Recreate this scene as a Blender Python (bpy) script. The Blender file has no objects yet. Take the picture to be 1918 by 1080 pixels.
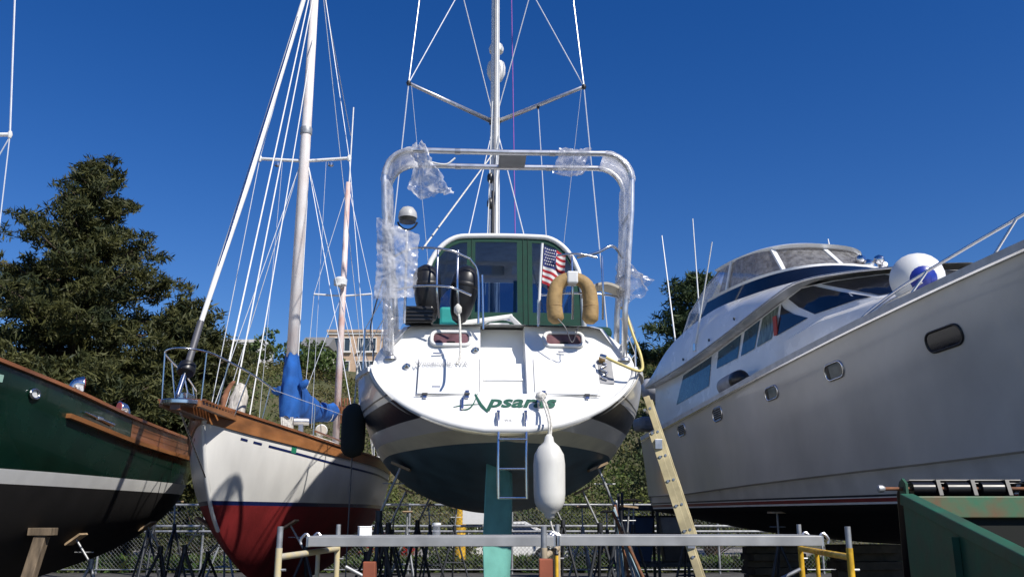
import bpy, bmesh, math, random
import numpy as np
from mathutils import Vector, Matrix, noise
random.seed(7)
R = math.radians
S = bpy.context.scene
COL = S.collection
# ---------------------------------------------------------------- camera
cam = bpy.data.cameras.new('camera'); camo = bpy.data.objects.new('camera', cam); COL.objects.link(camo)
camo.location = (0, 0, 1.6); camo.rotation_euler = (R(104.4), 0, 0)
cam.sensor_width = 36; cam.lens = 31.18; cam.clip_start = .1; cam.clip_end = 3000
S.camera = camo
# ---------------------------------------------------------------- world, sun, exposure
SUN_AZ, SUN_EL = 44, 45          # degrees to the right of straight behind the camera, above the horizon
to_sun = Vector((math.sin(R(SUN_AZ))*math.cos(R(SUN_EL)), -math.cos(R(SUN_AZ))*math.cos(R(SUN_EL)), math.sin(R(SUN_EL))))
W = bpy.data.worlds.new('World'); S.world = W; W.use_nodes = True
wn = W.node_tree; bg = wn.nodes['Background']
sky = wn.nodes.new('ShaderNodeTexSky'); sky.sky_type = 'NISHITA'; sky.sun_disc = False
sky.sun_elevation = R(SUN_EL); sky.sun_rotation = math.atan2(to_sun.x, to_sun.y)
sky.altitude = 0; sky.air_density = 1.0; sky.dust_density = 0.1; sky.ozone_density = 4.0
hs = wn.nodes.new('ShaderNodeHueSaturation'); hs.inputs['Saturation'].default_value = 1.34; hs.inputs['Hue'].default_value = .516; wn.links.new(sky.outputs['Color'], hs.inputs['Color']); wn.links.new(hs.outputs['Color'], bg.inputs['Color']); bg.inputs['Strength'].default_value = 0.086
sl = bpy.data.lights.new('sun', 'SUN'); sl.energy = 4.6; sl.angle = R(.5); sl.color = (1, .95, .87)
so = bpy.data.objects.new('sun', sl); COL.objects.link(so); so.rotation_euler = (-to_sun).to_track_quat('-Z', 'Y').to_euler(); so.location = (10, -10, 30)
S.view_settings.view_transform = 'Standard'; S.view_settings.look = 'None'
S.view_settings.exposure = 0.3; S.view_settings.gamma = 1
S.render.engine = 'CYCLES'
# ---------------------------------------------------------------- materials
MATS = {}
def mat(name, col, rough=.5, metal=0, var=.12, scale=6., bump=0., bscale=40., spec=.5, coat=0., stretch=None, col2=None, emit=None):
    if name in MATS: return MATS[name]
    m = bpy.data.materials.new(name); m.use_nodes = True; nt = m.node_tree; b = nt.nodes['Principled BSDF']
    b.inputs['Roughness'].default_value = rough; b.inputs['Metallic'].default_value = metal
    b.inputs['Specular IOR Level'].default_value = spec
    b.inputs['Coat Weight'].default_value = coat
    tc = nt.nodes.new('ShaderNodeTexCoord'); mp = nt.nodes.new('ShaderNodeMapping'); nt.links.new(tc.outputs['Object'], mp.inputs[0])
    if stretch: mp.inputs['Scale'].default_value = stretch
    n = nt.nodes.new('ShaderNodeTexNoise'); n.inputs['Scale'].default_value = scale; n.inputs['Detail'].default_value = 5; nt.links.new(mp.outputs[0], n.inputs['Vector'])
    r = nt.nodes.new('ShaderNodeMapRange'); r.inputs[1].default_value = .3; r.inputs[2].default_value = .7; nt.links.new(n.outputs['Fac'], r.inputs[0])
    mx = nt.nodes.new('ShaderNodeMix'); mx.data_type = 'RGBA'; nt.links.new(r.outputs[0], mx.inputs[0])
    c2 = col2 if col2 else tuple(c*(1-var*2) for c in col)
    mx.inputs[6].default_value = (*c2, 1); mx.inputs[7].default_value = (*[min(1, c*(1+(0 if col2 else var*.3))) for c in col], 1)
    nt.links.new(mx.outputs[2], b.inputs['Base Color'])
    rr = nt.nodes.new('ShaderNodeMapRange'); rr.inputs[3].default_value = max(0, rough-.08); rr.inputs[4].default_value = min(1, rough+.1); nt.links.new(n.outputs['Fac'], rr.inputs[0]); nt.links.new(rr.outputs[0], b.inputs['Roughness'])
    if bump:
        n2 = nt.nodes.new('ShaderNodeTexNoise'); n2.inputs['Scale'].default_value = bscale; n2.inputs['Detail'].default_value = 4; nt.links.new(mp.outputs[0], n2.inputs['Vector'])
        bp = nt.nodes.new('ShaderNodeBump'); bp.inputs['Strength'].default_value = bump; bp.inputs['Distance'].default_value = .02
        nt.links.new(n2.outputs['Fac'], bp.inputs['Height']); nt.links.new(bp.outputs[0], b.inputs['Normal'])
    MATS[name] = m; return m
def leafmat(name, ca, cb, rough=.6, trans=.15):
    if name in MATS: return MATS[name]
    m = bpy.data.materials.new(name); m.use_nodes = True; nt = m.node_tree; b = nt.nodes['Principled BSDF']
    at = nt.nodes.new('ShaderNodeAttribute'); at.attribute_name = 'tint'
    mx = nt.nodes.new('ShaderNodeMix'); mx.data_type = 'RGBA'; nt.links.new(at.outputs['Fac'], mx.inputs[0])
    mx.inputs[6].default_value = (*ca, 1); mx.inputs[7].default_value = (*cb, 1)
    nt.links.new(mx.outputs[2], b.inputs['Base Color']); b.inputs['Roughness'].default_value = rough; b.inputs['Specular IOR Level'].default_value = .25
    tr = nt.nodes.new('ShaderNodeBsdfTranslucent'); nt.links.new(mx.outputs[2], tr.inputs[0]); ms = nt.nodes.new('ShaderNodeMixShader'); ms.inputs[0].default_value = trans
    nt.links.new(b.outputs[0], ms.inputs[1]); nt.links.new(tr.outputs[0], ms.inputs[2]); nt.links.new(ms.outputs[0], nt.nodes['Material Output'].inputs[0])
    MATS[name] = m; return m
def filmmat(name, tint, clear, rough=.08, white=.0, gloss=.35):
    """clear or tinted sheet: part transparent, part glossy, part white diffuse"""
    if name in MATS: return MATS[name]
    m = bpy.data.materials.new(name); m.use_nodes = True; nt = m.node_tree; nt.nodes.remove(nt.nodes['Principled BSDF']); out = nt.nodes['Material Output']
    t = nt.nodes.new('ShaderNodeBsdfTransparent'); t.inputs[0].default_value = (*tint, 1)
    g = nt.nodes.new('ShaderNodeBsdfGlossy'); g.inputs['Roughness'].default_value = rough
    lw = nt.nodes.new('ShaderNodeLayerWeight'); lw.inputs[0].default_value = gloss
    mr = nt.nodes.new('ShaderNodeMapRange'); mr.inputs[3].default_value = .06; mr.inputs[4].default_value = 1-clear; nt.links.new(lw.outputs['Fresnel'], mr.inputs[0])
    a = nt.nodes.new('ShaderNodeMixShader'); nt.links.new(mr.outputs[0], a.inputs[0]); nt.links.new(t.outputs[0], a.inputs[1]); nt.links.new(g.outputs[0], a.inputs[2])
    res = a
    if white:
        d = nt.nodes.new('ShaderNodeBsdfTranslucent'); d.inputs[0].default_value = (.9, .9, .92, 1)
        d2 = nt.nodes.new('ShaderNodeBsdfDiffuse'); d2.inputs[0].default_value = (.85, .86, .9, 1)
        md = nt.nodes.new('ShaderNodeMixShader'); md.inputs[0].default_value = .5; nt.links.new(d.outputs[0], md.inputs[1]); nt.links.new(d2.outputs[0], md.inputs[2])
        tc = nt.nodes.new('ShaderNodeTexCoord'); n = nt.nodes.new('ShaderNodeTexNoise'); n.inputs['Scale'].default_value = 9; n.inputs['Detail'].default_value = 6; nt.links.new(tc.outputs['Object'], n.inputs['Vector'])
        r2 = nt.nodes.new('ShaderNodeMapRange'); r2.inputs[1].default_value = .35; r2.inputs[2].default_value = .7; r2.inputs[3].default_value = white*.4; r2.inputs[4].default_value = min(1, white*1.6); nt.links.new(n.outputs['Fac'], r2.inputs[0])
        c = nt.nodes.new('ShaderNodeMixShader'); nt.links.new(r2.outputs[0], c.inputs[0]); nt.links.new(a.outputs[0], c.inputs[1]); nt.links.new(md.outputs[0], c.inputs[2]); res = c
    nt.links.new(res.outputs[0], out.inputs[0]); MATS[name] = m; return m
GEL = mat('white_gelcoat', (.82, .82, .80), .22, var=.03, scale=1.5, coat=.3)
GELD = mat('dull_white_paint', (.74, .74, .72), .4, var=.06, scale=3)
CREAM = mat('cream_paint', (.75, .70, .58), .4, var=.06)
STEEL = mat('stainless_steel', (.72, .72, .74), .18, 1, var=.05)
ALU = mat('brushed_aluminium', (.60, .60, .62), .38, .9, var=.1, scale=12)
ALUW = mat('white_painted_spar', (.80, .80, .78), .35, var=.05)
WIRE = mat('rigging_wire', (.78, .79, .80), .35, .3, var=.03)
DARKWIRE = mat('dark_wire', (.10, .10, .11), .5, .3)
NAVY = mat('navy_antifouling', (.07, .14, .19), .5, var=.22, scale=2.0, bump=.12, stretch=(1.5, 1, .7))
NAVYBAND = mat('dark_hull_band', (.014, .022, .036), .38, var=.15)
BOOT = mat('yellowed_boot_top', (.76, .74, .58), .4, var=.1, scale=3)
TEAL = mat('teal_rudder_paint', (.17, .46, .40), .6, var=.14, scale=4, bump=.08)
RUBBER = mat('black_rubber', (.015, .015, .017), .45)
BLACKP = mat('black_plastic', (.012, .012, .014), .35, var=.2)
GREENCAN = mat('green_canvas', (.006, .052, .034), .85, var=.15, scale=10, bump=.1, bscale=90)
BLUECAN = mat('blue_canvas', (.010, .105, .40), .85, var=.2, scale=4, bump=.2, bscale=60)
TEAK = mat('varnished_teak', (.27, .10, .037), .35, var=.3, scale=5, stretch=(1, .15, 1), coat=.3)
TEAKO = mat('orange_teak', (.34, .14, .048), .4, var=.25, scale=6, stretch=(1, .15, 1), coat=.2)
WOOD = mat('raw_timber', (.42, .30, .18), .75, var=.2, scale=5, stretch=(3, 3, .4), bump=.1)
REDPAINT = mat('red_antifouling', (.30, .022, .024), .65, var=.22, scale=2.2, bump=.12, stretch=(1, 1, .6))
BLACKB = mat('brown_black_antifouling', (.009, .007, .007), .8, var=.35, scale=2)
GREENH = mat('dark_green_enamel', (.004, .024, .015), .25, var=.15, scale=2, coat=.3)
NAVYL = mat('navy_stripe', (.01, .02, .10), .3)
GREYHULL = mat('silver_grey_hull', (.63, .595, .54), .2, var=.12, scale=1.6, coat=.4, stretch=(1.6, .5, .22), bump=.012, bscale=2.2)
GLASSDK = mat('dark_tinted_glass', (.008, .011, .02), .04, var=.1, spec=.8)
GLASSBL = mat('blue_grey_window_glass', (.04, .10, .14), .05, var=.3, scale=2, spec=.8)
TAN = mat('tan_vinyl', (.40, .26, .105), .7, var=.2, scale=7, bump=.25, bscale=30)
FENDW = mat('white_vinyl_fender', (.72, .71, .66), .4, var=.14, scale=3, stretch=(1, 1, .4))
FENDG = mat('grey_fender', (.33, .33, .34), .5, var=.15)
ROPE = mat('white_rope', (.70, .68, .62), .85, var=.2, scale=40)
YELHOSE = mat('yellow_hose', (.70, .58, .22), .5)
YELLAD = mat('yellow_fibreglass', (.66, .56, .32), .55, var=.2, scale=5)
YEL = mat('yellow_scaffold_paint', (.80, .47, .03), .45, var=.25, scale=14)
YELW = mat('worn_yellow_scaffold_paint', (.62, .50, .22), .6, var=.2, scale=9, col2=(.45, .42, .36))
GALV = mat('galvanised_pipe', (.42, .43, .44), .5, .6, var=.2, scale=12)
PLANKM = mat('weathered_aluminium_plank', (.42, .42, .41), .5, .35, var=.15, scale=5)
DUMPG = mat('green_dumpster_paint', (.014, .11, .06), .5, var=.15, scale=6, col2=(.03, .07, .04), bump=.15, bscale=9)
RUSTG = mat('rusty_green_paint', (.03, .17, .09), .55, var=.2, scale=7, col2=(.16, .10, .05))
RUST = mat('rusty_steel', (.22, .09, .04), .8, var=.3, scale=15)
STANDM = mat('dark_stand_steel', (.05, .055, .065), .5, .3, var=.3, scale=8)
STANDL = mat('grey_stand_steel', (.34, .36, .38), .5, .4, var=.25, scale=8)
BRICKR = mat('red_brown_block', (.35, .10, .05), .8, var=.2)
FILM = filmmat('plastic_wrap_film', (.95, .955, .97), .62, .18, .20, .35)
CLEAR = filmmat('clear_vinyl', (.26, .33, .44), .6, .05, 0, .3)
SMOKE = filmmat('smoked_vinyl', (.46, .43, .40), .6, .2, .22, .3)
CLEARB = filmmat('clear_blueish_vinyl', (.70, .76, .86), .5, .1, .1, .35)
# ---------------------------------------------------------------- mesh helpers
def tag(o, label=None, cat=None, group=None, kind=None):
    if label: o['label'] = label
    if cat: o['category'] = cat
    if group: o['group'] = group
    if kind: o['kind'] = kind
    return o
def thing(name, label, cat, loc=(0, 0, 0), rz=0, group=None):
    o = bpy.data.objects.new(name, None); COL.objects.link(o); o.empty_display_size = .2
    o.location = loc; o.rotation_euler = (0, 0, rz); return tag(o, label, cat, group)
def frame(d, up=None):
    d = Vector(d).normalized(); u = Vector(up) if up else (Vector((0, 0, 1)) if abs(d.z) < .95 else Vector((0, 1, 0)))
    x = d.cross(u).normalized(); return d, x, x.cross(d).normalized()
class MB:
    def __init__(s): s.v = []; s.f = []
    def add(s, v, f):
        n = len(s.v); s.v += [tuple(p) for p in v]; s.f += [tuple(i+n for i in q) for q in f]; return s
    def tube(s, pts, r, seg=8, caps=True):
        pts = [Vector(p) for p in pts]; n = len(pts); rs = r if isinstance(r, (list, tuple)) else [r]*n
        V = []; px = None
        for i, p in enumerate(pts):
            t = (pts[min(i+1, n-1)]-pts[max(i-1, 0)]).normalized()
            if px is None: _, px, _ = frame(t)
            px = (px - t*px.dot(t)).normalized(); py = t.cross(px)
            for k in range(seg):
                a = 2*math.pi*k/seg; V.append(p+(px*math.cos(a)+py*math.sin(a))*rs[i])
        F = [(i*seg+k, i*seg+(k+1) % seg, (i+1)*seg+(k+1) % seg, (i+1)*seg+k) for i in range(n-1) for k in range(seg)]
        if caps: F += [tuple(reversed(range(seg))), tuple((n-1)*seg+k for k in range(seg))]
        return s.add(V, F)
    def box(s, c, size, M=None):
        hx, hy, hz = [q/2 for q in size]; c = Vector(c)
        V = [Vector((x*hx, y*hy, z*hz)) for z in (-1, 1) for y in (-1, 1) for x in (-1, 1)]
        if M is not None: V = [M @ v for v in V]
        return s.add([v+c for v in V], [(0, 2, 3, 1), (4, 5, 7, 6), (0, 1, 5, 4), (2, 6, 7, 3), (0, 4, 6, 2), (1, 3, 7, 5)])
    def bar(s, a, b, w, h, up=None):
        a, b = Vector(a), Vector(b); d, x, u = frame(b-a, up)
        V = [p+x*sx*w/2+u*su*h/2 for p in (a, b) for su in (-1, 1) for sx in (-1, 1)]
        return s.add(V, [(0, 1, 3, 2), (4, 6, 7, 5), (0, 4, 5, 1), (2, 3, 7, 6), (0, 2, 6, 4), (1, 5, 7, 3)])
    def lathe(s, prof, c=(0, 0, 0), seg=20, axis=(0, 0, 1)):
        d, x, u = frame(axis); c = Vector(c); V = []
        for (r, h) in prof:
            for k in range(seg):
                a = 2*math.pi*k/seg; V.append(c+d*h+(x*math.cos(a)+u*math.sin(a))*max(r, 1e-4))
        n = len(prof)
        F = [(i*seg+k, i*seg+(k+1) % seg, (i+1)*seg+(k+1) % seg, (i+1)*seg+k) for i in range(n-1) for k in range(seg)]
        F += [tuple(reversed(range(seg))), tuple((n-1)*seg+k for k in range(seg))]
        return s.add(V, F)
    def grid(s, rows, closed=False):
        n = len(rows); m = len(rows[0]); V = [p for r in rows for p in r]
        mm = m if closed else m-1
        return s.add(V, [(i*m+k, i*m+(k+1) % m, (i+1)*m+(k+1) % m, (i+1)*m+k) for i in range(n-1) for k in range(mm)])
    def poly(s, pts, th=0, nrm=(0, 0, 1)):
        pts = [Vector(p) for p in pts]; n = len(pts)
        if not th: return s.add(pts, [tuple(range(n))])
        d = Vector(nrm).normalized()*th
        return s.add(pts+[p+d for p in pts], [tuple(reversed(range(n))), tuple(range(n, 2*n))]+[(i, (i+1) % n, (i+1) % n+n, i+n) for i in range(n)])
    def wrinkle(s, amp, freq, seed=0, st=(1, 1, 1)):
        o = Vector((seed*3.1, seed*1.7, seed*.9))
        def d(p):
            q = Vector((p[0]*st[0], p[1]*st[1], p[2]*st[2]))*freq+o
            return Vector(p)+noise.noise_vector(q)*amp+noise.noise_vector(q*2.3)*amp*.45+noise.noise_vector(q*5.1)*amp*.2
        s.v = [tuple(d(p)) for p in s.v]; return s
    def build(s, name, m, parent=None, smooth=False, bevel=0, solid=0, auto=None, merge=False):
        me = bpy.data.meshes.new(name); me.from_pydata(s.v, [], s.f); me.update()
        bm = bmesh.new(); bm.from_mesh(me)
        if merge: bmesh.ops.remove_doubles(bm, verts=bm.verts, dist=1e-4)
        bmesh.ops.recalc_face_normals(bm, faces=bm.faces); bm.to_mesh(me); bm.free()
        o = bpy.data.objects.new(name, me); COL.objects.link(o)
        if m: me.materials.append(m)
        if parent: o.parent = parent
        if smooth or auto:
            for p in me.polygons: p.use_smooth = True
        if auto: me.set_sharp_from_angle(angle=R(auto))
        if bevel:
            b = o.modifiers.new('bevel', 'BEVEL'); b.width = bevel; b.segments = 2; b.limit_method = 'ANGLE'
        if solid:
            k = o.modifiers.new('thickness', 'SOLIDIFY'); k.thickness = solid; k.offset = 0
        return o
def tube(name, pts, r, m, parent=None, seg=8): return MB().tube(pts, r, seg).build(name, m, parent, auto=50)
def box(name, c, size, m, parent=None, M=None, bevel=.006): return MB().box(c, size, M).build(name, m, parent, bevel=bevel)
def curve(pts, n=40):
    """Catmull-Rom through points"""
    P = [Vector(p) for p in pts]; P = [2*P[0]-P[1]]+P+[2*P[-1]-P[-2]]; k = len(P)-3; out = []
    for j in range(n+1):
        t = j/n*k; i = min(int(t), k-1); t -= i; a, b, c, d = P[i:i+4]
        out.append(.5*((2*b)+(c-a)*t+(2*a-5*b+4*c-d)*t*t+(3*b-a-3*c+d)*t**3))
    return out
def smooth_interp(xs, ys):
    xs = np.array(xs, float); ys = np.array(ys, float); n = len(xs); h = np.diff(xs); dl = np.diff(ys)/h; m = np.zeros(n)
    m[0] = dl[0]; m[-1] = dl[-1]
    for i in range(1, n-1):
        m[i] = 0 if dl[i-1]*dl[i] <= 0 else 2*dl[i-1]*dl[i]/(dl[i-1]+dl[i])
    def f(x):
        x = min(max(x, xs[0]), xs[-1]); i = min(max(int(np.searchsorted(xs, x))-1, 0), n-2); t = (x-xs[i])/h[i]
        return float((2*t**3-3*t*t+1)*ys[i]+(t**3-2*t*t+t)*h[i]*m[i]+(-2*t**3+3*t*t)*ys[i+1]+(t**3-t*t)*h[i]*m[i+1])
    return f
def strokes(c, n=16):
    return curve(c, n)
def text_part(name, body, m, parent, M, size=.1, shear=0, sx=1.0, align='CENTER', extrude=.001, fat=0):
    cu = bpy.data.curves.new(name, 'FONT'); cu.body = body; cu.size = size; cu.shear = shear; cu.align_x = align; cu.extrude = extrude; cu.offset = fat; cu.resolution_u = 3
    t = bpy.data.objects.new(name, cu); COL.objects.link(t); dg = bpy.context.evaluated_depsgraph_get(); dg.update()
    me = bpy.data.meshes.new_from_object(t.evaluated_get(dg)); COL.objects.unlink(t); bpy.data.objects.remove(t)
    me.transform(Matrix.Diagonal((sx, 1, 1, 1))); me.transform(M); me.materials.clear(); me.materials.append(m)
    o = bpy.data.objects.new(name, me); COL.objects.link(o); o.parent = parent; return o
class Hull:
    """lofted hull: y stern->bow, sections w = b(1-s^p)^(1/q), s measured down from the sheer"""
    def __init__(s, ys, b, zs, zk, p, q, rake=None):
        s.L = ys[-1]; s.fb = smooth_interp(ys, b); s.fs = smooth_interp(ys, zs); s.fk = smooth_interp(ys, zk)
        s.fp = smooth_interp(ys, p); s.fq = smooth_interp(ys, q); s.fr = smooth_interp(ys, rake if rake else [0]*len(ys)); s.zr = 2.5
    def w(s, y, z):
        zs, zk = s.fs(y), s.fk(y); t = min(max((zs-z)/(zs-zk), 0), 1)
        return s.fb(y)*(1-t**s.fp(y))**(1/s.fq(y))
    def pt(s, y, z, side=1, off=0):
        z2 = min(max(z, s.fk(y)), 9)
        return Vector((side*(s.w(y, min(z2, s.fs(y)))+off), y+s.fr(y)*(z2-s.zr), z2))
    def band(s, name, lo, hi, m, parent, n=60, rows=6, power=1., both=True, y0=0, y1=None, side=None):
        """lo/hi: functions of y; lo None = keel"""
        y1 = s.L if y1 is None else y1; mb = MB()
        for sd in ((1, -1) if side is None else (side,)):
            G = []
            for i in range(n+1):
                u = i/n; y = y0+(y1-y0)*(.5-.5*math.cos(math.pi*u)); k = s.fk(y); a = k if lo is None else max(lo(y), k); c = max(hi(y), k)
                G.append([s.pt(y, a+(c-a)*(j/rows)**power, sd) for j in range(rows+1)])
            mb.grid(G)
        return mb.build(name, m, parent, smooth=True, merge=True)
    def strip(s, name, lo, hi, m, parent, off=.006, th=.0, side=1, y0=0, y1=None, n=50, bevel=0):
        """raised strip that follows the hull side; th = how far it stands out"""
        y1 = s.L if y1 is None else y1; G = []
        for i in range(n+1):
            y = y0+(y1-y0)*i/n; a, c = lo(y), hi(y)
            pin, pout = off if not th else -.02, off+th
            A, C = s.pt(y, a, side), s.pt(y, min(c, s.fs(y)), side); C.z = c
            o1 = Vector((side*pout, 0, 0)); o0 = Vector((side*pin, 0, 0))
            G.append([A+o0, A+o1, C+o1, C+o0] if th else [A+o0, C+o0])
        mb = MB().grid(G, closed=bool(th))
        if th: mb.add(G[0], [(0, 1, 2, 3)]); mb.add(G[-1], [(3, 2, 1, 0)])
        return mb.build(name, m, parent, auto=40)
# ================================================================= THE SETTING
rng = np.random.default_rng(5)
def leaf_mesh(name, C, rad, k, size, m, parent=None, flat=1., tint=None, elong=1., up=0., slim=.5):
    """k leaf faces about every centre; one mesh"""
    n = len(C); N = n*k
    d = rng.normal(size=(N, 3)); d /= np.linalg.norm(d, axis=1)[:, None]; d *= (rng.random(N)**.45)[:, None]; d[:, 2] *= flat
    P = np.repeat(C, k, 0)+d*np.repeat(rad, k)[:, None]
    a = rng.normal(size=(N, 3)); a[:, 2] += up; a += d*1.2; a /= np.linalg.norm(a, axis=1)[:, None]
    b = np.cross(a, rng.normal(size=(N, 3))); b /= np.linalg.norm(b, axis=1)[:, None]
    sz = size*(.6+.8*rng.random(N)); A = a*(sz*elong)[:, None]; B = b*sz[:, None]*slim
    V = np.stack([P-A*.5, P+B*.6, P+A*.5, P-B*.6], 1).reshape(-1, 3)
    me = bpy.data.meshes.new(name); me.vertices.add(4*N); me.vertices.foreach_set('co', V.ravel().astype(np.float32))
    me.loops.add(4*N); me.loops.foreach_set('vertex_index', np.arange(4*N, dtype=np.int32))
    me.polygons.add(N); me.polygons.foreach_set('loop_start', np.arange(0, 4*N, 4, dtype=np.int32))
    try: me.polygons.foreach_set('loop_total', np.full(N, 4, dtype=np.int32))
    except Exception: pass
    me.update(calc_edges=True)
    t = (rng.random(n) if tint is None else tint); t = np.clip(np.repeat(t, k)+rng.normal(size=N)*.16, 0, 1)
    at = me.attributes.new('tint', 'FLOAT', 'FACE'); at.data.foreach_set('value', t.astype(np.float32))
    me.materials.append(m); o = bpy.data.objects.new(name, me); COL.objects.link(o)
    if parent: o.parent = parent
    return o
GROUND = mat('gravel_ground', (.085, .08, .075), .95, var=.3, scale=3, bump=.6, bscale=25)
ROADM = mat('pale_road', (.26, .24, .22), .95, var=.12, scale=2, bump=.2)
HILLM = mat('dry_hill_soil', (.10, .085, .045), .95, var=.3, scale=.4, col2=(.05, .06, .02))
tag(MB().poly([(-900, -300, 0), (900, -300, 0), (900, 2000, 0), (-900, 2000, 0)]).build('ground', GROUND), kind='structure')
tag(MB().poly([(-120, 33, .004), (120, 33, .004), (120, 47, .004), (-120, 47, .004)]).build('road', ROADM), kind='structure')
def sst(t): t = min(max(t, 0), 1); return t*t*(3-2*t)
def hill_z(x, y):
    return 15.8*sst((y-49)/38)+4*sst((y-88)/30)+.5*math.sin(x*.21+y*.13)*sst((y-50)/10)+.35*math.sin(x*.53-y*.31)*sst((y-50)/10)-.05-2.6*math.exp(-((x+14.5)/6)**2)*sst((y-55)/20)*(1-sst((y-96)/8))
G = [[(x, y, hill_z(x, y)) for x in np.linspace(-140, 140, 90)] for y in np.linspace(48, 170, 50)]
tag(MB().grid(G).build('hillside', HILLM, smooth=True), kind='structure')
# scrub on the hillside: nobody could count it
n = 5200; X = rng.uniform(-52, 40, n); Y = 50+40*rng.random(n)**.9
C = np.array([(x, y, hill_z(x, y)+.35) for x, y in zip(X, Y)])
patch = .5+.5*np.sin(X*.35+1.3*np.sin(Y*.3))*np.cos(Y*.27+.2*X)
SCRUB = leafmat('scrub_leaves', (.145, .125, .045), (.06, .115, .026), trans=.25)
tag(leaf_mesh('hillside_scrub', C, rng.uniform(.6, 1.5, n), 36, .22, SCRUB, flat=.75, tint=np.clip(patch*.8+rng.normal(size=n)*.22-.12, 0, 1)), kind='stuff')
# grass strip beyond the fence
n = 2600; C = np.stack([rng.uniform(-22, 16, n), rng.uniform(27.4, 29.6, n), np.full(n, .12)], 1)
tag(leaf_mesh('verge_grass', C, np.full(n, .22), 14, .22, leafmat('grass_blades', (.10, .11, .03), (.05, .11, .02)), flat=.7, elong=2.2, up=1.), kind='stuff')
BARK = mat('rough_bark', (.09, .065, .045), .95, var=.3, scale=8, stretch=(2, 2, .3), bump=.8, bscale=12)
PINE = leafmat('conifer_needles', (.024, .034, .013), (.085, .086, .026), trans=.12)
PINE2 = leafmat('pine_needles', (.025, .045, .018), (.06, .085, .03), trans=.1)
BUSHM = leafmat('bush_leaves', (.05, .085, .02), (.17, .19, .05), trans=.3)
BUSHD = leafmat('dark_bush_leaves', (.03, .045, .015), (.075, .085, .03), trans=.2)
def conifer(label, loc, H, Rr, z0, nb, lean=0, shape=.8, m=None, seed=1, per=11, size=.34, name='conifer_tree', k=9, crad=.42, top=.0):
    t = thing(name, label, 'tree', loc); r = random.Random(seed); mb = MB()
    mb.tube([(0, 0, -.1), (lean*.3, 0, H*.35), (lean*.7, 0, H*.7), (lean, 0, H*.97)], [H*.022, H*.017, H*.01, .03], 8)
    C = []
    for i in range(nb):
        u = (i+.5)/nb; z = z0+(H-z0)*u; az = i*2.39996+r.uniform(-.4, .4)
        prof = (1-u)**shape*(.55+.45*min(1, u*5+.35))+top*(1-u**6)*.3
        ln = Rr*prof*r.choice((.55, .8, .95, 1.05, 1.2))*r.uniform(.9, 1.1)+.25; rise = r.uniform(-.12, .22)+.25*u
        a = Vector((lean*z/H, 0, z)); e = a+Vector((math.cos(az)*ln, math.sin(az)*ln, ln*rise)); mid = (a+e)/2+Vector((0, 0, -.06*ln))
        mb.tube([a, mid, e], [.02+ln*.018, .015+ln*.011, .012], 5)
        for j in range(max(3, int(per*ln/Rr*1.5))):
            s = r.uniform(.28, 1.03); p = a.lerp(e, s); sp = .10*ln+.16
            C.append((p.x+r.gauss(0, sp), p.y+r.gauss(0, sp), p.z+r.gauss(0, .13)+.05))
    mb.build('trunk', BARK, t, smooth=True); C = np.array(C)
    leaf_mesh('crown', C, rng.uniform(.6, 1.25, len(C))*crad, k, size, m or PINE, t, flat=.55, elong=2.4, up=.5, slim=.36)
    return t
conifer('tall broad dark conifer rising behind the dark green hull', (-16.9, 34, 0), 15.6, 6.5, 1.2, 150, lean=-.2, shape=.88, seed=3, per=27, size=.135, k=46, crad=.42)
conifer('shorter ragged conifer beside the tall broad one, behind the bow rail', (-12.4, 33, 0), 9.4, 3.0, .8, 80, shape=.6, seed=5, per=22, size=.13, k=40, crad=.40)
conifer('lowest rounded conifer in front of the tall broad one', (-15.0, 30.5, 0), 6.6, 4.0, .5, 75, shape=.45, seed=15, per=24, size=.13, k=40, crad=.44)
conifer('open crowned pine standing between the sailboat and the motor yacht', (8.2, 37.5, 0), 11.6, 3.2, 3.0, 56, shape=.42, seed=8, per=18, size=.14, m=PINE2, name='pine_tree', k=44, crad=.46)
conifer('second pine partly hidden behind the yacht flybridge', (10.6, 39.5, 0), 11.9, 2.5, 3.0, 44, shape=.45, seed=12, per=18, size=.14, m=PINE2, name='pine_tree', k=44, crad=.46)
def bush(label, loc, h, w, m, seed, k=50, name='bush', size=.11, nb=60):
    t = thing(name, label, 'bush', loc); r = random.Random(seed); mb = MB(); C = []
    for i in range(nb):
        az = r.uniform(0, 6.283); q = r.random()**.6*w/2; z = h*r.uniform(.25, 1)*(1-(q/(w/2))**2*.5)
        p = Vector((math.cos(az)*q, math.sin(az)*q, z)); C.append(p)
        if i % 4 == 0: mb.tube([(0, 0, -.02), p*.5+Vector((0, 0, .1)), p], [.03, .02, .006], 5)
    mb.build('stem', BARK, t); C = np.array(C)
    leaf_mesh('foliage', C, rng.uniform(.2, .42, len(C))*min(1.3, .5+h*.25), k, size, m, t, up=.3); return t
bush('sunlit leafy bush beside the fence between the navy hull and the ladder', (2.9, 28.6, 0), 3.4, 3.2, BUSHM, 1, nb=80)
bush('sunlit leafy bush behind the stern of the white ketch', (-4.3, 29.2, 0), 2.7, 2.6, BUSHM, 2)
bush('low bush between fence and car behind the keel', (-1.6, 29.0, 0), 1.8, 2.4, BUSHM, 3)
bush('big dark bush behind the ladder', (5.2, 33, 0), 6.2, 4.2, BUSHD, 4, nb=150, size=.13)
bush('dark bush under the pine, beside the yacht stern', (7.6, 35.5, 0), 4.6, 4, BUSHD, 5, nb=120, size=.13)
bush('dark bush beyond the fence, seen under the ketch stern', (-6.8, 30.2, 0), 2.6, 3.6, BUSHD, 31, nb=90)
bush('dark low bush beyond the fence, seen between the green hull and the ketch', (-10.2, 30.4, 0), 2.2, 3.8, BUSHD, 32, nb=90)
bush('rounded bush beyond the fence, seen under the navy hull', (.9, 33.5, 0), 3.2, 4.0, BUSHD, 33, nb=100)
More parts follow.
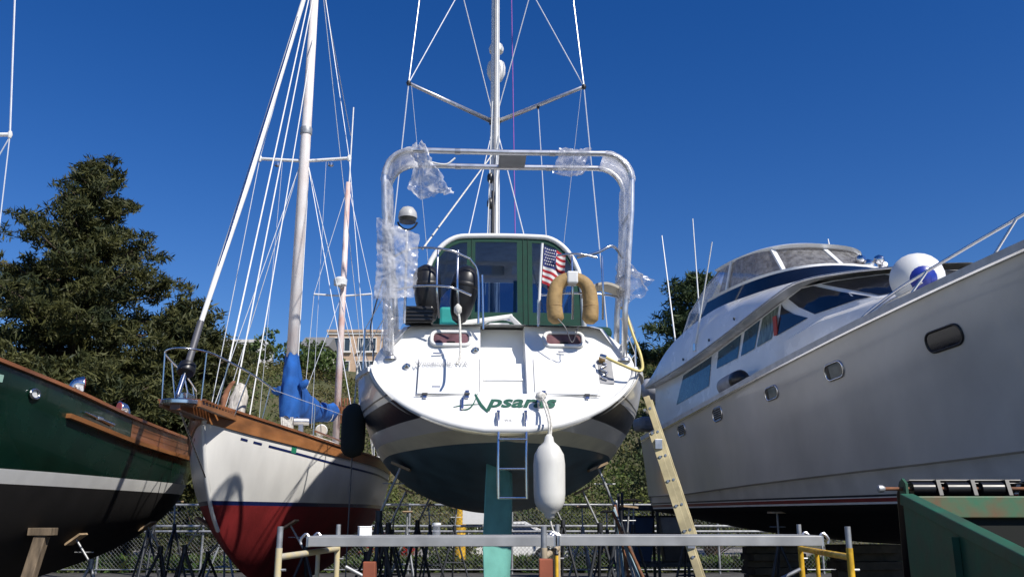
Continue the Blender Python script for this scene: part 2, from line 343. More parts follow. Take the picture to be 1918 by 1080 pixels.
for i, (x, y, h) in enumerate([(-31.5, 86, 4.2), (-27.5, 88, 3.0), (-23.5, 87, 4.6), (-20, 88.5, 4.0), (-18.4, 84, 3.2), ]):
    bush(['round green tree on the hill crest, nearest the conifers', 'low green tree on the hill crest between two taller ones', 'tall green tree on the hill crest behind the forestay', 'green tree on the crest behind the white mast', 'small green tree below the small white house'][i], (x, y, hill_z(x, y)-.1), h, h*1.5, leafmat('crest_leaves', (.045, .075, .02), (.09, .13, .035)), 20+i, name='crest_tree', size=.34, nb=70, k=22)
# ---- chain link fence
FY = 26.8
t = thing('chain_link_fence', 'long grey chain link fence with horizontal rails behind the boats', 'fence', (0, FY, 0))
for i in range(13): tube('post', [(-21+3*i, 0, 0), (-21+3*i, 0, 1.98)], .035, GALV, t)
for z in (1.93, 1.33, 1.18, .12): tube('rail', [(-21, -.045, z), (15, -.045, z)], .035 if z > .5 else .02, GALV, t)
mb = MB(); h = 1.75; p = .115
for s in (1, -1):
    x = -21-h
    while x < 15:
        a, b = x, x+h; za, zb = (.14, .14+h) if s > 0 else (.14+h, .14)
        if a < -21: za += (zb-za)*(-21-a)/h; a = -21
        if b > 15: zb = za+(zb-za)*(15-a)/(b-a); b = 15
        if b-a > .05: mb.tube([(a, .045, za), (b, .045, zb)], .004, 3, caps=False)
        x += p
mb.build('wire_mesh', mat('dull_fence_wire', (.22, .23, .23), .7, .3), t)
t = thing('notice_board', 'small white notice fixed to the fence behind the keel', 'sign', (-1.13, FY-.12, 1.36))
box('panel', (0, 0, .22), (.62, .02, .40), GELD, t); box('mounting_bar', (0, .03, .22), (.05, .05, .44), GALV, t)
# utility pole
t = thing('utility_pole', 'brown timber utility pole with a yellow guard behind the fence', 'pole', (-1.62, 28.2, 0))
tube('shaft', [(0, 0, 0), (0, 0, 4.2)], [.17, .15], mat('creosoted_pole', (.16, .10, .06), .9, var=.3, stretch=(3, 3, .2)), t, 12)
MB().lathe([(.185, 0), (.185, 2.1)], (0.02, -.03, .3), 12).build('cable_guard', YEL, t, auto=40)
# ---- houses on the crest
BR = mat('tan_brick', (.56, .40, .28), .9, var=.12, scale=2, bump=.2); TRIM = mat('white_trim', (.72, .70, .66), .6); GW = mat('window_glass', (.05, .07, .09), .08)
def window(parent, x, z, w, h, y=-.03, bars=1):
    f = MB()
    for dx in (-w/2, w/2): f.box((x+dx, y-.04, z+h/2), (.12, .14, h+.12))
    for dz in (0, h): f.box((x, y-.05, z+dz), (w+.2, .16, .12))
    o = f.build('window', TRIM, parent); MB().box((x, y, z+h/2), (w-.1, .06, h-.1)).build('pane', GW, o)
    for i in range(bars): MB().box((x-w/2+w*(i+1)/(bars+1), y-.05, z+h/2), (.08, .08, h-.12)).build('mullion', TRIM, o)
    MB().box((x, y-.12, z-.12), (w+.35, .3, .1)).build('sill', TRIM, o)
def building(label, loc, w, d, h, wall, rows, cols, rz=0, roof='flat', ww=1.5, wh=1.4, first=.9, name='apartment_building', pitch=2.9):
    t = thing(name, label, 'building', loc, rz)
    box('wall', (0, d/2, h/2-2), (w, d, h+4), wall, t, bevel=0)
    if roof == 'flat':
        box('parapet', (0, d/2, h+.16), (w+.5, d+.5, .32), TRIM if wall is not BR else BR, t); box('cornice', (0, d/2, h-.15), (w+.3, d+.3, .22), TRIM, t)
    else:
        MB().add([(-w/2-.4, -.5, h), (w/2+.4, -.5, h), (w/2+.4, d+.5, h), (-w/2-.4, d+.5, h), (-w/2-.4, d/2, h+1.6), (w/2+.4, d/2, h+1.6)], [(0, 1, 5, 4), (3, 4, 5, 2), (0, 4, 3), (1, 2, 5), (0, 3, 2, 1)]).build('roof', mat('grey_shingles', (.2, .2, .2), .9), t)
    for r in range(rows):
        for c in range(cols): window(t, -w/2+w*(c+.5)/cols, first+pitch*r, ww, wh, bars=2 if ww > 1.8 else 1)
    return t
building('tan brick apartment block with white framed windows on the hill crest', (-17.9, 108, 17.0), 9.6, 9, 6.7, BR, 2, 3, ww=2.2, wh=1.7, first=1.4)
building('small white gabled house beside the brick block', (-22.6, 100, 18.0), 2.6, 5, 2.4, TRIM, 1, 1, roof='g', ww=1.5, wh=1.3, name='house', first=.8)
building('low white house half hidden by crest trees', (-30, 96, 17.8), 5, 5, 2.3, TRIM, 1, 2, roof='flat', ww=1.2, wh=1., name='house', first=.8)
building('pale long house behind the crest trees, near the conifers', (-37.5, 97, 17.6), 6, 5, 2.5, mat('pale_siding', (.6, .6, .58), .7), 1, 3, roof='g', ww=1., wh=1., name='house', first=.8)
# ---- parked car beyond the fence
def car(label, loc, rz, paint):
    t = thing('parked_car', label, 'car', loc, rz)
    prof = [(-2.15, .35), (-2.2, .62), (-2.1, .86), (-1.35, .95), (-.55, 1.38), (.75, 1.42), (1.55, 1.02), (2.1, .95), (2.18, .6), (2.12, .32)]
    mb = MB(); rows = []
    for x, z in prof:
        k = .80 if z < 1.0 else .80-.30*(z-1.0)/.42*.6
        rows.append([(x, -k, z), (x, -k+.06, z+.02), (x, k-.06, z+.02), (x, k, z)])
    mb.grid(rows); 
    side = [(x, z) for x, z in prof]
    for s in (-1, 1): mb.add([(r[0 if s < 0 else 3]) for r in rows], [tuple(range(len(rows)))])
    mb.build('body', paint, t, auto=35, bevel=.02)
    for s in (-1, 1): MB().poly([(-1.2, s*.775, 1.0), (-.5, s*.70, 1.33), (.7, s*.70, 1.36), (1.35, s*.775, 1.03)], .02, (0, s, 0)).build('side_window', GLASSDK, t)
    MB().poly([(-1.36, -.62, .985), (-1.36, .62, .985), (-.60, .56, 1.375), (-.60, -.56, 1.375)], .015, (-.4, 0, 1)).build('windscreen', GLASSDK, t)
    for x in (-1.35, 1.35):
        for s in (-1, 1):
            w = MB().lathe([(.18, -.1), (.30, -.1), (.32, -.06), (.32, .06), (.30, .1), (.18, .1)], (x, s*.76, .32), 20, (0, 1, 0)).build('wheel', RUBBER, t, auto=40)
            rm = MB().lathe([(.05, .0), (.19, .0), (.19, .02), (.05, .035)], (x, s*.86, .32), 16, (0, s, 0)).build('rim', ALU, w, auto=40)
    for s in (-1, 1):
        MB().box((-2.17, s*.6, .70), (.08, .3, .14)).build('headlight', TRIM, t, bevel=.02); MB().box((2.15, s*.62, .76), (.08, .26, .16)).build('tail_light', mat('red_lens', (.4, .01, .01), .2), t, bevel=.02)
car('white parked car beyond the fence, behind the teal rudder', (-.3, 31.2, 0), 0, GELD)
car('red parked car beyond the fence, ahead of the white car', (-5.4, 31.3, 0), R(180), mat('red_car_paint', (.25, .015, .015), .25, coat=.5))
# ================================================================= THE STERN-ON SAILBOAT
CB = thing('sailboat', 'white sailboat seen stern-on with navy bottom, green cockpit canvas and tall steel arch', 'sailboat', (-.06, 9.65, 0), R(2.6))
H = Hull([0, 1, 2.5, 4.5, 6.5, 8.5, 10, 11.3], [1.53, 1.74, 1.92, 1.97, 1.86, 1.45, .85, .03], [3.25, 3.33, 3.40, 3.44, 3.5, 3.62, 3.75, 3.86],
         [2.42, 2.2, 1.9, 1.68, 1.65, 1.8, 2.05, 2.38], [1.5, 1.8, 2.4, 2.8, 2.8, 2.3, 1.6, 1.2], [2, 2, 2, 2, 1.9, 1.7, 1.4, 1.1], [.62, .45, 0, 0, 0, 0, .1, .35])
k = lambda v: (lambda y: v)
H.band('hull_bottom', None, k(2.38), NAVY, CB, rows=14, power=2.)
H.band('boot_top', k(2.38), k(2.50), BOOT, CB, rows=2)
H.band('hull_side', k(2.50), k(2.64), GEL, CB, rows=2); H.band('hull_band', k(2.64), k(2.85), NAVYBAND, CB, rows=3); H.band('hull_side', k(2.85), H.fs, GEL, CB, rows=8)
for s in (1, -1):
    H.strip('pin_stripe', k(2.90), k(2.915), NAVYBAND, CB, off=.010, side=s, y0=.02, y1=10.8)
    H.strip('rub_rail', lambda y: H.fs(y)-.05, lambda y: H.fs(y)+.01, GELD, CB, th=.03, side=s, y0=.05)
# deck
G = []
for i in range(41):
    y = .35+(H.L-.35)*i/40; a = H.pt(y, H.fs(y)-.004, 1); G.append([Vector((a.x*j/6, a.y, a.z+.06*(1-(j/6)**2))) for j in range(-6, 7)])
MB().grid(G).build('deck', GELD, CB, smooth=True)
# transom: sloping plane, walk-through recess in the middle
TS = .62
def ty(x, z): return (z-2.5)*TS+.10*(x/1.5)**2
def half(z):
    if z < 3.25: return max(.02, 1.53*(1-((3.25-z)/.76)**1.5)**.5) if z > 2.5 else .02
    return 1.53-.42*((z-3.25)/.57)**2.2
zr = sorted(list(np.linspace(2.5, 3.25, 16))+[2.93, 2.94, 3.33, 3.34]+list(np.linspace(3.3, 3.82, 10)))
xs_ = sorted(list(np.linspace(-1.53, 1.53, 45))+[-.285, -.275, .235, .245])
rows = []
for z in zr:
    hw = half(z); row = []
    for x in xs_:
        x = min(max(x, -hw), hw); d = 0
        if -.28 < x < .24: d = .22 if z > 3.335 else .10 if z > 2.935 else 0
        row.append(Vector((x, ty(x, z)+d, z)))
    rows.append(row)
MB().grid(rows).build('transom', GEL, CB, auto=35, merge=True)
lip = [Vector((sx*half(z), ty(half(z), z)-.015, z)) for sx, zz in ((-1, np.linspace(3.27, 2.502, 24)), (1, np.linspace(2.502, 3.27, 24))) for z in zz]
MB().tube(lip, .042, 10).build('transom_lip', GELD, CB, smooth=True)
lip2 = [Vector((p.x*1.012, p.y+.05, p.z-.035)) for p in lip]
MB().tube(lip2, .030, 8).build('lip_trim', mat('beige_trim', (.55, .52, .45), .5), CB, smooth=True)
# coaming / cockpit sides behind the transom top
G = []
for y, hw, zt in [(.70, 1.06, 3.80), (.83, 1.12, 3.83), (1.3, 1.25, 3.84), (2.5, 1.36, 3.86), (3.6, 1.36, 3.98), (4.2, 1.30, 4.2), (6.5, 1.1, 4.22), (8.3, .75, 4.05), (9.0, .5, 3.7)]:
    G.append([Vector((sx*(hw+dx), y, z)) for sx, dx, z in [(-1, .36, 3.38), (-1, .22, zt-.22), (-1, .08, zt-.03), (-1, -.05, zt), (0, 0, zt+.015), (1, -.05, zt), (1, .08, zt-.03), (1, .22, zt-.22), (1, .36, 3.38)]])
for g in G: g[4].x = 0
MB().grid(G).build('coaming', GEL, CB, auto=40)
TN = Vector((0, -1, TS)).normalized(); TU = Vector((0, TS, 1)).normalized()
TM = lambda x, z, off: Matrix.Translation(Vector((x, ty(x, z), z))+TN*off) @ Matrix((( 1, 0, 0, 0), (0, TU.y, TN.y, 0), (0, TU.z, TN.z, 0), (0, 0, 0, 1)))
def tbox(name, x, z, w, h, th, m, parent=CB, off=0, bevel=.004):
    o = MB().box((0, 0, 0), (w, h, th)).build(name, m, parent, bevel=bevel); o.data.transform(TM(x, z, off+th/2)); return o
GROOVE = mat('panel_gap', (.40, .40, .40), .7)
# locker doors with hinges
for x0, x1, za, zb in ((-.99, -.30, 2.92, 3.36), (.34, 1.05, 2.92, 3.36)):
    d = tbox('locker_door', (x0+x1)/2, (za+zb)/2, x1-x0, (zb-za)*1.17, .016, GEL, off=.0, bevel=.006)
    g = MB(); xm = (x0+x1)/2
    tbox('door_gap', xm, za-.012, x1-x0+.04, .008, .008, GROOVE, d, off=.001, bevel=0)
    for xx in (x0-.008, x1+.008): tbox('door_gap', xx, (za+zb)/2+.02, .006, (zb-za)*1.1, .008, GROOVE, d, off=.001, bevel=0)
    for xx in (x0+.09, x1-.13):
        tbox('hinge', xx, za-.01, .045, .11, .010, STEEL, d, off=.016); tbox('hinge_pin', xx, za-.012, .06, .025, .02, mat('dark_hinge', (.08, .08, .08), .4), d, off=.020)
# opening ports in the transom
def rrect(w, h, r, n=5):
    P = []
    for cx, cy, a0 in ((w/2-r, h/2-r, 0), (-w/2+r, h/2-r, 90), (-w/2+r, -h/2+r, 180), (w/2-r, -h/2+r, 270)):
        for i in range(n+1): a = R(a0+90*i/n); P.append((cx+r*math.cos(a), cy+r*math.sin(a)))
    return P
for x, nm in ((-.63, 'l'), (.71, 'r')):
    z = 3.63; P = rrect(.46, .21, .07)
    f = MB().tube([TM(x, z, .02) @ Vector((a, b, 0)) for a, b in P+P[:1]], .024, 8, caps=False).build('transom_port', ALUW, CB, smooth=True)
    MB().poly([TM(x, z, .016) @ Vector((a, b, 0)) for a, b in P]).build('port_glass', mat('maroon_tinted_glass', (.17, .09, .10), .10, var=.3), f)
    tbox('port_latch', x, z-.055, .10, .014, .02, BLACKP, f, off=.02)
# lettering
LET = mat('dark_green_lettering', (.015, .10, .065), .4)
text_part('lettering', 'psaras', LET, CB, TM(.165, 2.768, .006), .225, .30, 1.32, fat=.007)
for pts, w in (([(-.50, 2.735), (-.42, 2.74), (-.36, 2.80), (-.31, 2.93)], .014), ([(-.34, 2.92), (-.28, 2.80), (-.235, 2.745), (-.20, 2.70)], .03), ([(-.58, 2.765), (-.45, 2.79), (-.26, 2.80)], .010)):
    c = curve([(a, b, 0) for a, b in pts], 12); L = []; Rr_ = []
    for i, p in enumerate(c):
        d = (c[min(i+1, 12)]-c[max(i-1, 0)]).normalized(); ww = w*(.25+.9*math.sin(math.pi*min(1, .12+i/12*.88))); nn = Vector((-d.y, d.x, 0))*ww*.5
        for lst, sg in ((L, 1), (Rr_, -1)):
            q = p+nn*sg; lst.append(TM(q.x, q.y, .007) @ Vector((0, 0, 0)))
    MB().grid([L, Rr_]).build('lettering', LET, CB)
text_part('home_port_lettering', 'Woodinville, WA', mat('faded_grey_lettering', (.36, .36, .37), .6), CB, TM(-.73, 3.255, .045), .085, .0, 1.0)
text_part('registration_lettering', 'WA', mat('faded_grey_lettering', (.50, .50, .50), .6), CB, TM(.02, 2.60, .006), .045)
# small fittings on the transom
for x, z in ((-.34, 3.48), (-1.13, 3.27)):
    MB().lathe([(.045, 0), (.045, .02), (.03, .035), (.012, .05)], TM(x, z, 0).translation, 14, TN).build('deck_fitting', STEEL, CB, auto=40)
for x, z in ((-.48, 2.80), (.36, 2.80)):
    b = tbox('grab_handle', x, z, .03, .16, .03, STEEL, CB, off=.0)
tbox('door_handle', -.78, 3.42, .11, .016, .02, STEEL, CB, off=.02); tbox('door_handle', .67, 3.45, .09, .016, .02, STEEL, CB, off=.02)
tbox('drain_plate', -.78, 3.0, .10, .018, .01, STEEL, CB, off=.016)
tbox('step_tread', -.02, 3.16, .46, .03, .02, GELD, CB, off=-.09); 
# shower recess with mixer
o = tbox('shower_box', 1.17, 3.22, .17, .36, .012, mat('grey_recess', (.30, .30, .31), .5), CB, off=.0)
MB().lathe([(.04, 0), (.04, .05), (.02, .07)], TM(1.14, 3.36, .012).translation, 12, TN).build('shower_knob', TAN, o, auto=40)
tube('shower_hose', [TM(1.15+.04*math.sin(i*1.1), 3.32-.018*i, .03).translation for i in range(13)], .011, STEEL, o)
# swim ladder
LX = (-.085, .215)
rails = []
for x in LX:
    rails.append(tube('ladder_rail', [TM(x, 2.68, .03).translation, TM(x, 2.63, .06).translation, Vector((x, -.03, 2.50)), Vector((x-.005, -.06, 2.2)), Vector((x, -.06, 1.78))], .016, STEEL, CB))
    tbox('ladder_bracket', x, 2.66, .035, .12, .03, STEEL, CB, off=.005)
for z in (2.40, 2.09, 1.79): tube('ladder_rung', [(LX[0], -.06, z), (LX[1], -.06, z)], .013, STEEL, CB)
# rudder, keel, propeller strut
G = []
for z, y0, y1, th in [(2.40, .90, 1.45, .09), (1.9, .85, 1.50, .085), (1.3, .80, 1.50, .075), (.8, .84, 1.45, .065), (.45, .95, 1.38, .05)]:
    c = y1-y0; prof = [(0, 0), (.15, .8), (.35, 1), (.65, .65), (1, .06)]
    ring = [Vector((th*t, y1-c*u, z)) for u, t in prof]+[Vector((-th*t, y1-c*u, z)) for u, t in reversed(prof[1:])]
    M_ = Matrix.Translation((0, 1.3, 0)) @ Matrix.Rotation(R(-30), 4, 'Z') @ Matrix.Translation((0, -1.3, 0)); G.append([M_ @ (p+Vector((.02, 0, 0))) for p in ring])
mb = MB().grid(G, closed=True); mb.add(G[-1], [tuple(range(len(G[-1])))]); mb.build('rudder', TEAL, CB, auto=50)
G = []
for z, y0, y1, th in [(1.75, 3.9, 6.1, .13), (1.0, 4.1, 5.8, .11), (.5, 4.2, 5.6, .14), (.24, 4.1, 5.6, .17)]:
    c = y1-y0; prof = [(0, 0), (.1, .75), (.35, 1), (.65, .65), (1, .05)]
    G.append([Vector((th*t, y1-c*u, z)) for u, t in prof]+[Vector((-th*t, y1-c*u, z)) for u, t in reversed(prof[1:])])
mb = MB().grid(G, closed=True); mb.add(G[-1], [tuple(range(len(G[-1])))]); mb.build('keel', NAVY, CB, auto=50)
tube('propeller_shaft', [(0, 2.2, 1.72), (0, 3.4, 1.92)], .02, STEEL, CB)
# ---- cockpit enclosure (dodger)
DW, DZ, DT = 1.10, 4.0, 5.52
def dtop(x):
    a = abs(x); r = .55
    return DT-.05*(x/DW)**2 if a < DW-r else DT-.05*(x/DW)**2-(r-math.sqrt(max(0, r*r-(a-DW+r)**2)))*1.5
DY = 2.5
xcols = [-1.10, -1.06, -.98, -.86, -.74, -.62, -.52, -.40, -.2, 0, .20, .25, .34, .42, .60, .75, .9, 1.0, 1.06, 1.10]
can, pane = MB(), {}
def dpt(x, z, y=DY): return Vector((x+.05, y+.10*(z-4), z))
for a, b in zip(xcols[:-1], xcols[1:]):
    m_ = (a+b)/2; iscol = m_ < -1.0 or m_ > 1.0 or -.52 < m_ < -.40 or .20 < m_ < .42
    ta, tb = dtop(a), dtop(b); wa, wb = ta-.07, tb-.07; zb_ = 4.38
    if iscol: can.add([dpt(a, DZ), dpt(b, DZ), dpt(b, tb), dpt(a, ta)], [(0, 1, 2, 3)]); continue
    can.add([dpt(a, DZ), dpt(b, DZ), dpt(b, min(zb_, tb-.05)), dpt(a, min(zb_, ta-.05))], [(0, 1, 2, 3)])
    can.add([dpt(a, wa), dpt(b, wb), dpt(b, tb), dpt(a, ta)], [(0, 1, 2, 3)])
    key = 0 if m_ < -.5 else 1 if m_ < .2 else 2
    pane.setdefault(key, MB()).add([dpt(a, zb_, DY+.008), dpt(b, zb_, DY+.008), dpt(b, wb, DY+.008), dpt(a, wa, DY+.008)], [(0, 1, 2, 3)])
dod = can.build('cockpit_enclosure', GREENCAN, CB, solid=.012)
for kk, m_ in pane.items(): m_.build('window_pane', CLEAR, dod, merge=True)
for x in (-.45, .29, .36): tube('zipper', [dpt(x, 4.02, DY-.012), dpt(x, dtop(x)-.02, DY-.012)], .007, mat('dark_green_zip', (.004, .04, .025), .6), dod, 6)
arc = [dpt(x, dtop(x)+.025, DY-.01) for x in np.linspace(-1.10, 1.10, 44)]
arc = [dpt(-1.14, 4.0, DY)]+[p+Vector((p.x*.03, 0, 0)) for p in arc]+[dpt(1.14, 4.0, DY)]
MB().tube(arc, .038, 8).build('enclosure_bow', ALUW, dod, smooth=True)
# roof + side curtains + front
ys_ = [DY, 3.2, 4.0, 4.7]; rows = []
for y, dz in zip(ys_, (0, .04, .02, -.12)): rows.append([Vector((x*(1+.03)+.05, y+.1*(dtop(x)-4)*(1 if y == DY else .6), dtop(x)+dz+.012)) for x in np.linspace(-1.02, 1.02, 25)])
MB().grid(rows).build('enclosure_roof', mat('white_canvas', (.72, .72, .70), .8), dod, smooth=True, solid=.015)
for s in (-1, 1):
    MB().grid([[Vector((s*1.12, y, z)) for y in (DY+.05, 3.4, 4.6)] for z in (4.0, 4.35)]).build('side_curtain', GREENCAN, dod, solid=.01)
    MB().grid([[Vector((s*(1.12-.06*(z > 5)), y, z)) for y in (DY+.15, 3.4, 4.55)] for z in (4.36, 4.95)]).build('side_window', CLEAR, dod)
for a, b in ((-1.02, -.36), (-.32, .32), (.36, 1.02)):
    MB().poly([(a, 5.35, 4.26), (b, 5.35, 4.26), (b*.97, 4.72, 5.38), (a*.97, 4.72, 5.38)]).build('front_window', CLEAR, dod)
for x in (-1.06, -.34, .34, 1.06): MB().bar((x, 5.36, 4.24), (x*.97, 4.71, 5.42), .06, .03).build('front_mullion', GREENCAN, dod)
# things seen inside the cockpit
tube('steering_wheel', [Vector((.0+.42*math.cos(a), 2.15, 3.78+.42*math.sin(a))) for a in np.linspace(0, 6.283, 33)], .014, STEEL, CB)
MB().box((-.02, 2.25, 3.8), (.30, .22, .7)).build('steering_pedestal', GELD, CB, bevel=.03)
MB().box((-.13, 3.4, 5.22), (.46, .10, .16)).build('instrument_pod', GELD, CB, bevel=.03)
MB().box((-.72, 2.44, 4.2), (.24, .1, .45)).build('companion_cushion', mat('turquoise_cloth', (.02, .30, .27), .8), CB, bevel=.04)
MB().bar((-.52, 1.2, 3.93), (.12, 1.35, 4.06), .09, .05).build('boarding_plank', GELD, CB, bevel=.01)
MB().bar((.10, 1.34, 4.05), (.22, 1.3, 3.92), .10, .06).build('boarding_plank_foot', GELD, CB, bevel=.01)
MB().box((.95, 2.0, 3.93), (1.0, .7, .16)).build('folded_canvas', GREENCAN, CB, bevel=.06)
# ---- stern arch: two parallel hoops of tube
ARCHM = mat('satin_arch_tube', (.78, .78, .79), .32, .75, var=.08, scale=8)
def hoop(dy, wt=1.52, wb=1.37, zt=5.96):
    P = [(-wb, .62+dy, 3.42), (-wb-.02, .58+dy, 4.0), (-wt+.02, .55+dy, 5.2)]
    for a in np.linspace(180, 90, 7): P.append((-wt+.34+.34*math.cos(R(a)), .55+dy, zt-.34+.34*math.sin(R(a))))
    P.append((0, .55+dy, zt-.01))
    for a in np.linspace(90, 0, 7): P.append((wt-.34+.34*math.cos(R(a)), .55+dy, zt-.34+.34*math.sin(R(a))))
    P += [(wt-.02, .55+dy, 5.2), (wb+.02, .58+dy, 4.0), (wb, .62+dy, 3.42)]
    return [(x+.045, y, z) for x, y, z in P]
arch = MB().tube([Vector(p) for p in hoop(0)], .036, 10).build('stern_arch', ARCHM, CB, smooth=True)
MB().tube(hoop(.48, 1.50, 1.35), .036, 10).build('arch_hoop', ARCHM, arch, smooth=True)
for s in (-1, 1):
    for z in (3.6, 4.4, 5.2): tube('arch_brace', [(.045+s*(1.39 if z < 4.5 else 1.49), .58, z), (.045+s*(1.37 if z < 4.5 else 1.47), 1.04, z)], .02, ALU, arch)
    MB().lathe([(.075, 0), (.07, .03), (.04, .05)], (.045+s*1.37, .62, 3.37), 12).build('arch_foot', ALU, arch, auto=40)
    for dy in (0, .48):
        tube('arch_sleeve', [(s*.55, .55+dy, 5.952), (s*.62, .55+dy, 5.952)], .042, ALU, arch)
tube('cable', curve([(-1.0, .8, 5.93), (-.75, .8, 5.88), (-.62, .8, 5.97)], 10), .012, ALUW, arch)
MB().box((.10, .80, 5.965), (.34, .44, .035)).build('arch_plate', mat('grey_panel', (.36, .36, .37), .5, .3), arch, bevel=.006)
# spotlight on a short post inside the left leg
sp = tube('light_post', [(-1.18, .62, 3.8), (-1.18, .62, 4.94)], .016, ALU, CB)
tube('light_bracket', [Vector((-1.18+.125*math.cos(a), .62, 5.10+.13*math.sin(a)*1.1)) for a in np.linspace(R(200), R(340), 12)], .012, RUBBER, sp)
MB().lathe([(.115, 0), (.115, .03), (.105, .08), (.07, .13), (.02, .15)], (-1.18, .62, 5.1), 20).build('light_dome', mat('grey_dome', (.45, .45, .45), .4), sp, auto=40)
MB().lathe([(.10, -.05), (.11, 0)], (-1.18, .62, 5.1), 20).build('light_lens', mat('dark_lens', (.03, .03, .03), .2), sp, auto=40)
# ---- stern rails (left basket, right seat)
def rail(name, pts, r=.014, n=24): return tube(name, curve(pts, n), r, STEEL, CB)
rail('stern_rail', [(-.31, .60, 3.80), (-.31, .6, 4.2), (-.33, .6, 4.45), (-.42, .55, 4.58)])
rail('stern_rail', [(-1.45, .85, 4.62), (-1.1, .55, 4.70), (-.68, .46, 4.66), (-.42, .55, 4.58)])
rail('stern_rail', [(-1.45, .85, 4.20), (-1.1, .52, 4.22), (-.68, .42, 4.20), (-.40, .55, 4.13)])
for x, zb in ((-.80, 3.85), (-.56, 3.85)): rail('basket_bar', [(x, .54, 4.68), (x, .46, 4.2), (x+.03, .55, zb)])
tube('gate_post', [(-.25, .62, 3.74), (-.27, .62, 4.40)], .014, STEEL, CB)
rail('stern_rail', [(.40, .62, 3.78), (.40, .62, 3.98), (.40, .61, 4.1)])
rail('stern_rail', [(.42, .62, 4.16), (.8, .55, 4.17), (1.2, .6, 4.17), (1.42, .8, 4.18)])
rail('stern_rail', [(.86, .5, 4.60), (1.1, .5, 4.66), (1.3, .55, 4.76), (1.45, .7, 4.66)], .018)
rail('stern_rail', [(.62, .5, 4.62), (.86, .45, 4.63), (1.1, .5, 4.60)])
for x in (.80, 1.16): rail('stern_rail', [(x, .5, 4.62), (x, .48, 4.2), (x, .55, 3.85)])
MB().grid([[Vector((.95+.5*u, .55+v*.35, 4.20+.10*math.sin(math.pi*u))) for u in np.linspace(0, 1, 10)] for v in (0, .5, 1)]).build('rail_seat', mat('beige_seat', (.5, .46, .38), .6), CB, solid=.03)
# lifelines and stanchions
for s in (-1, 1):
    for y in (1.9, 4.0, 6.2, 8.4): p = H.pt(y, H.fs(y), s, -.06); tube('stanchion', [p, p+Vector((0, 0, .64))], .013, STEEL, CB)
    for dz in (.33, .63): tube('lifeline', [Vector((s*1.42, .8, 3.6+dz))]+[H.pt(y, H.fs(y), s, -.06)+Vector((0, 0, dz)) for y in (1.9, 4.0, 6.2, 8.4)]+[Vector((0, 11.0, 3.9+dz))], .006, WIRE, CB, 5)
# ---- outboard motor bracket / winch clutter on the left quarter
MB().box((-1.02, .75, 3.92), (.34, .22, .20)).build('engine_bracket', BLACKP, CB, bevel=.02)
for i in range(4): MB().box((-1.02, .64, 3.85+.045*i), (.36, .03, .02)).build('bracket_rib', RUBBER, CB, bevel=.004)
# ---- mast and rig
MY, MZ = 5.9, 18.2
G = [[Vector((.075*math.cos(a)*s_, MY+.12*math.sin(a)*s_, z)) for a in np.linspace(0, 2*math.pi, 17)[:-1]] for z, s_ in ((4.2, 1), (15, 1), (MZ, .8))]
mast = MB().grid(G, closed=True).build('mast', ALUW, CB, smooth=True)
tube('sail_track', [(0, MY-.128, 5.2), (0, MY-.128, MZ-.3)], .018, mat('grey_track', (.35, .35, .36), .5), mast)
tube('boom_vang', [(-.05, MY-.5, 4.7), (-.03, MY-.15, 7.4)], .03, BLACKP, mast)
tube('halyard', [(.09, MY-.2, 5.0), (.055, MY-.16, 13), (.05, MY-.13, 18)], .012, ALUW, mast, 6)
tube('halyard', [(-.16, MY-.3, 5.4), (-.05, MY-.16, 9.2)], .010, ALUW, mast, 6)
for x, z in ((-.08, 7.55), (-.08, 7.05)): MB().lathe([(.03, 0), (.06, .05), (.06, .14), (.03, .2)], (x, MY-.18, z), 10).build('block', BLACKP, mast, auto=40)
tips = {}
for s, zr_, zt_, hw, sw in ((-1, 8.86, 8.98, 1.55, 1.25), (1, 8.86, 8.98, 1.55, 1.25), (-1, 13.2, 13.3, 1.2, 1.0), (1, 13.2, 13.3, 1.2, 1.0)):
    a = Vector((s*.07, MY-.02, zr_)); b = Vector((s*hw, MY-sw, zt_)); tips[(s, zr_)] = b
    sp_ = MB().tube([a, b], [.045, .032], 8).build('spreader', ALU, mast, smooth=True)
    MB().lathe([(.03, -.04), (.045, 0), (.03, .04)], b, 10).build('spreader_tip', RUBBER, sp_, auto=40); MB().box(a, (.07, .1, .12)).build('spreader_root', RUBBER, sp_, bevel=.01)
WR = .010
for s in (-1, 1):
    lo, up_ = tips[(s, 8.86)], tips[(s, 13.2)]; cp = H.pt(4.6, 3.44, s, -.05)
    for a, b in ((lo, cp), (lo, up_), (up_, Vector((0, MY, MZ-.4))), (lo, Vector((s*.06, MY, 13.0))), (Vector((s*.07, MY-.05, 9.1)), up_)): tube('shroud', [a, b], WR, WIRE, mast, 5)
    tube('shroud', [Vector((s*.06, MY-.05, 8.6)), Vector((s*.75, MY-2.6, 4.3))], WR, WIRE, mast, 5)
    tube('flag_halyard', [lo+Vector((-s*.05, 0, -.05)), Vector((s*1.0, MY-.4, 4.4))], .004, WIRE, mast, 4)
tube('flag_halyard', [Vector((.78, MY-.62, 8.9)), Vector((.92, 4.4, 4.3))], .008, WIRE, mast, 5)
MB().lathe([(.02, -.04), (.03, 0), (.02, .04)], (.78, MY-.62, 8.88), 8).build('flag_block', RUBBER, mast, auto=40)
tube('purple_halyard', [Vector((.36, MY-1, 4.6)), Vector((.33, MY-.2, 10)), Vector((.22, MY-.2, 17.5))], .010, mat('purple_rope', (.30, .10, .42), .8), mast, 5)
tube('topping_line', [Vector((-1.0, .75, 4.75)), Vector((-.05, MY-.2, 8.1))], .012, ROPE, mast, 5)
tube('topping_line', [Vector((.35, MY-1.2, 7.4)), Vector((.10, MY-.2, 8.2))], .012, ROPE, mast, 5)
tube('forestay', [(0, 11.2, 3.95), (0, MY+.1, MZ-.5)], .03, ALUW, mast, 6)
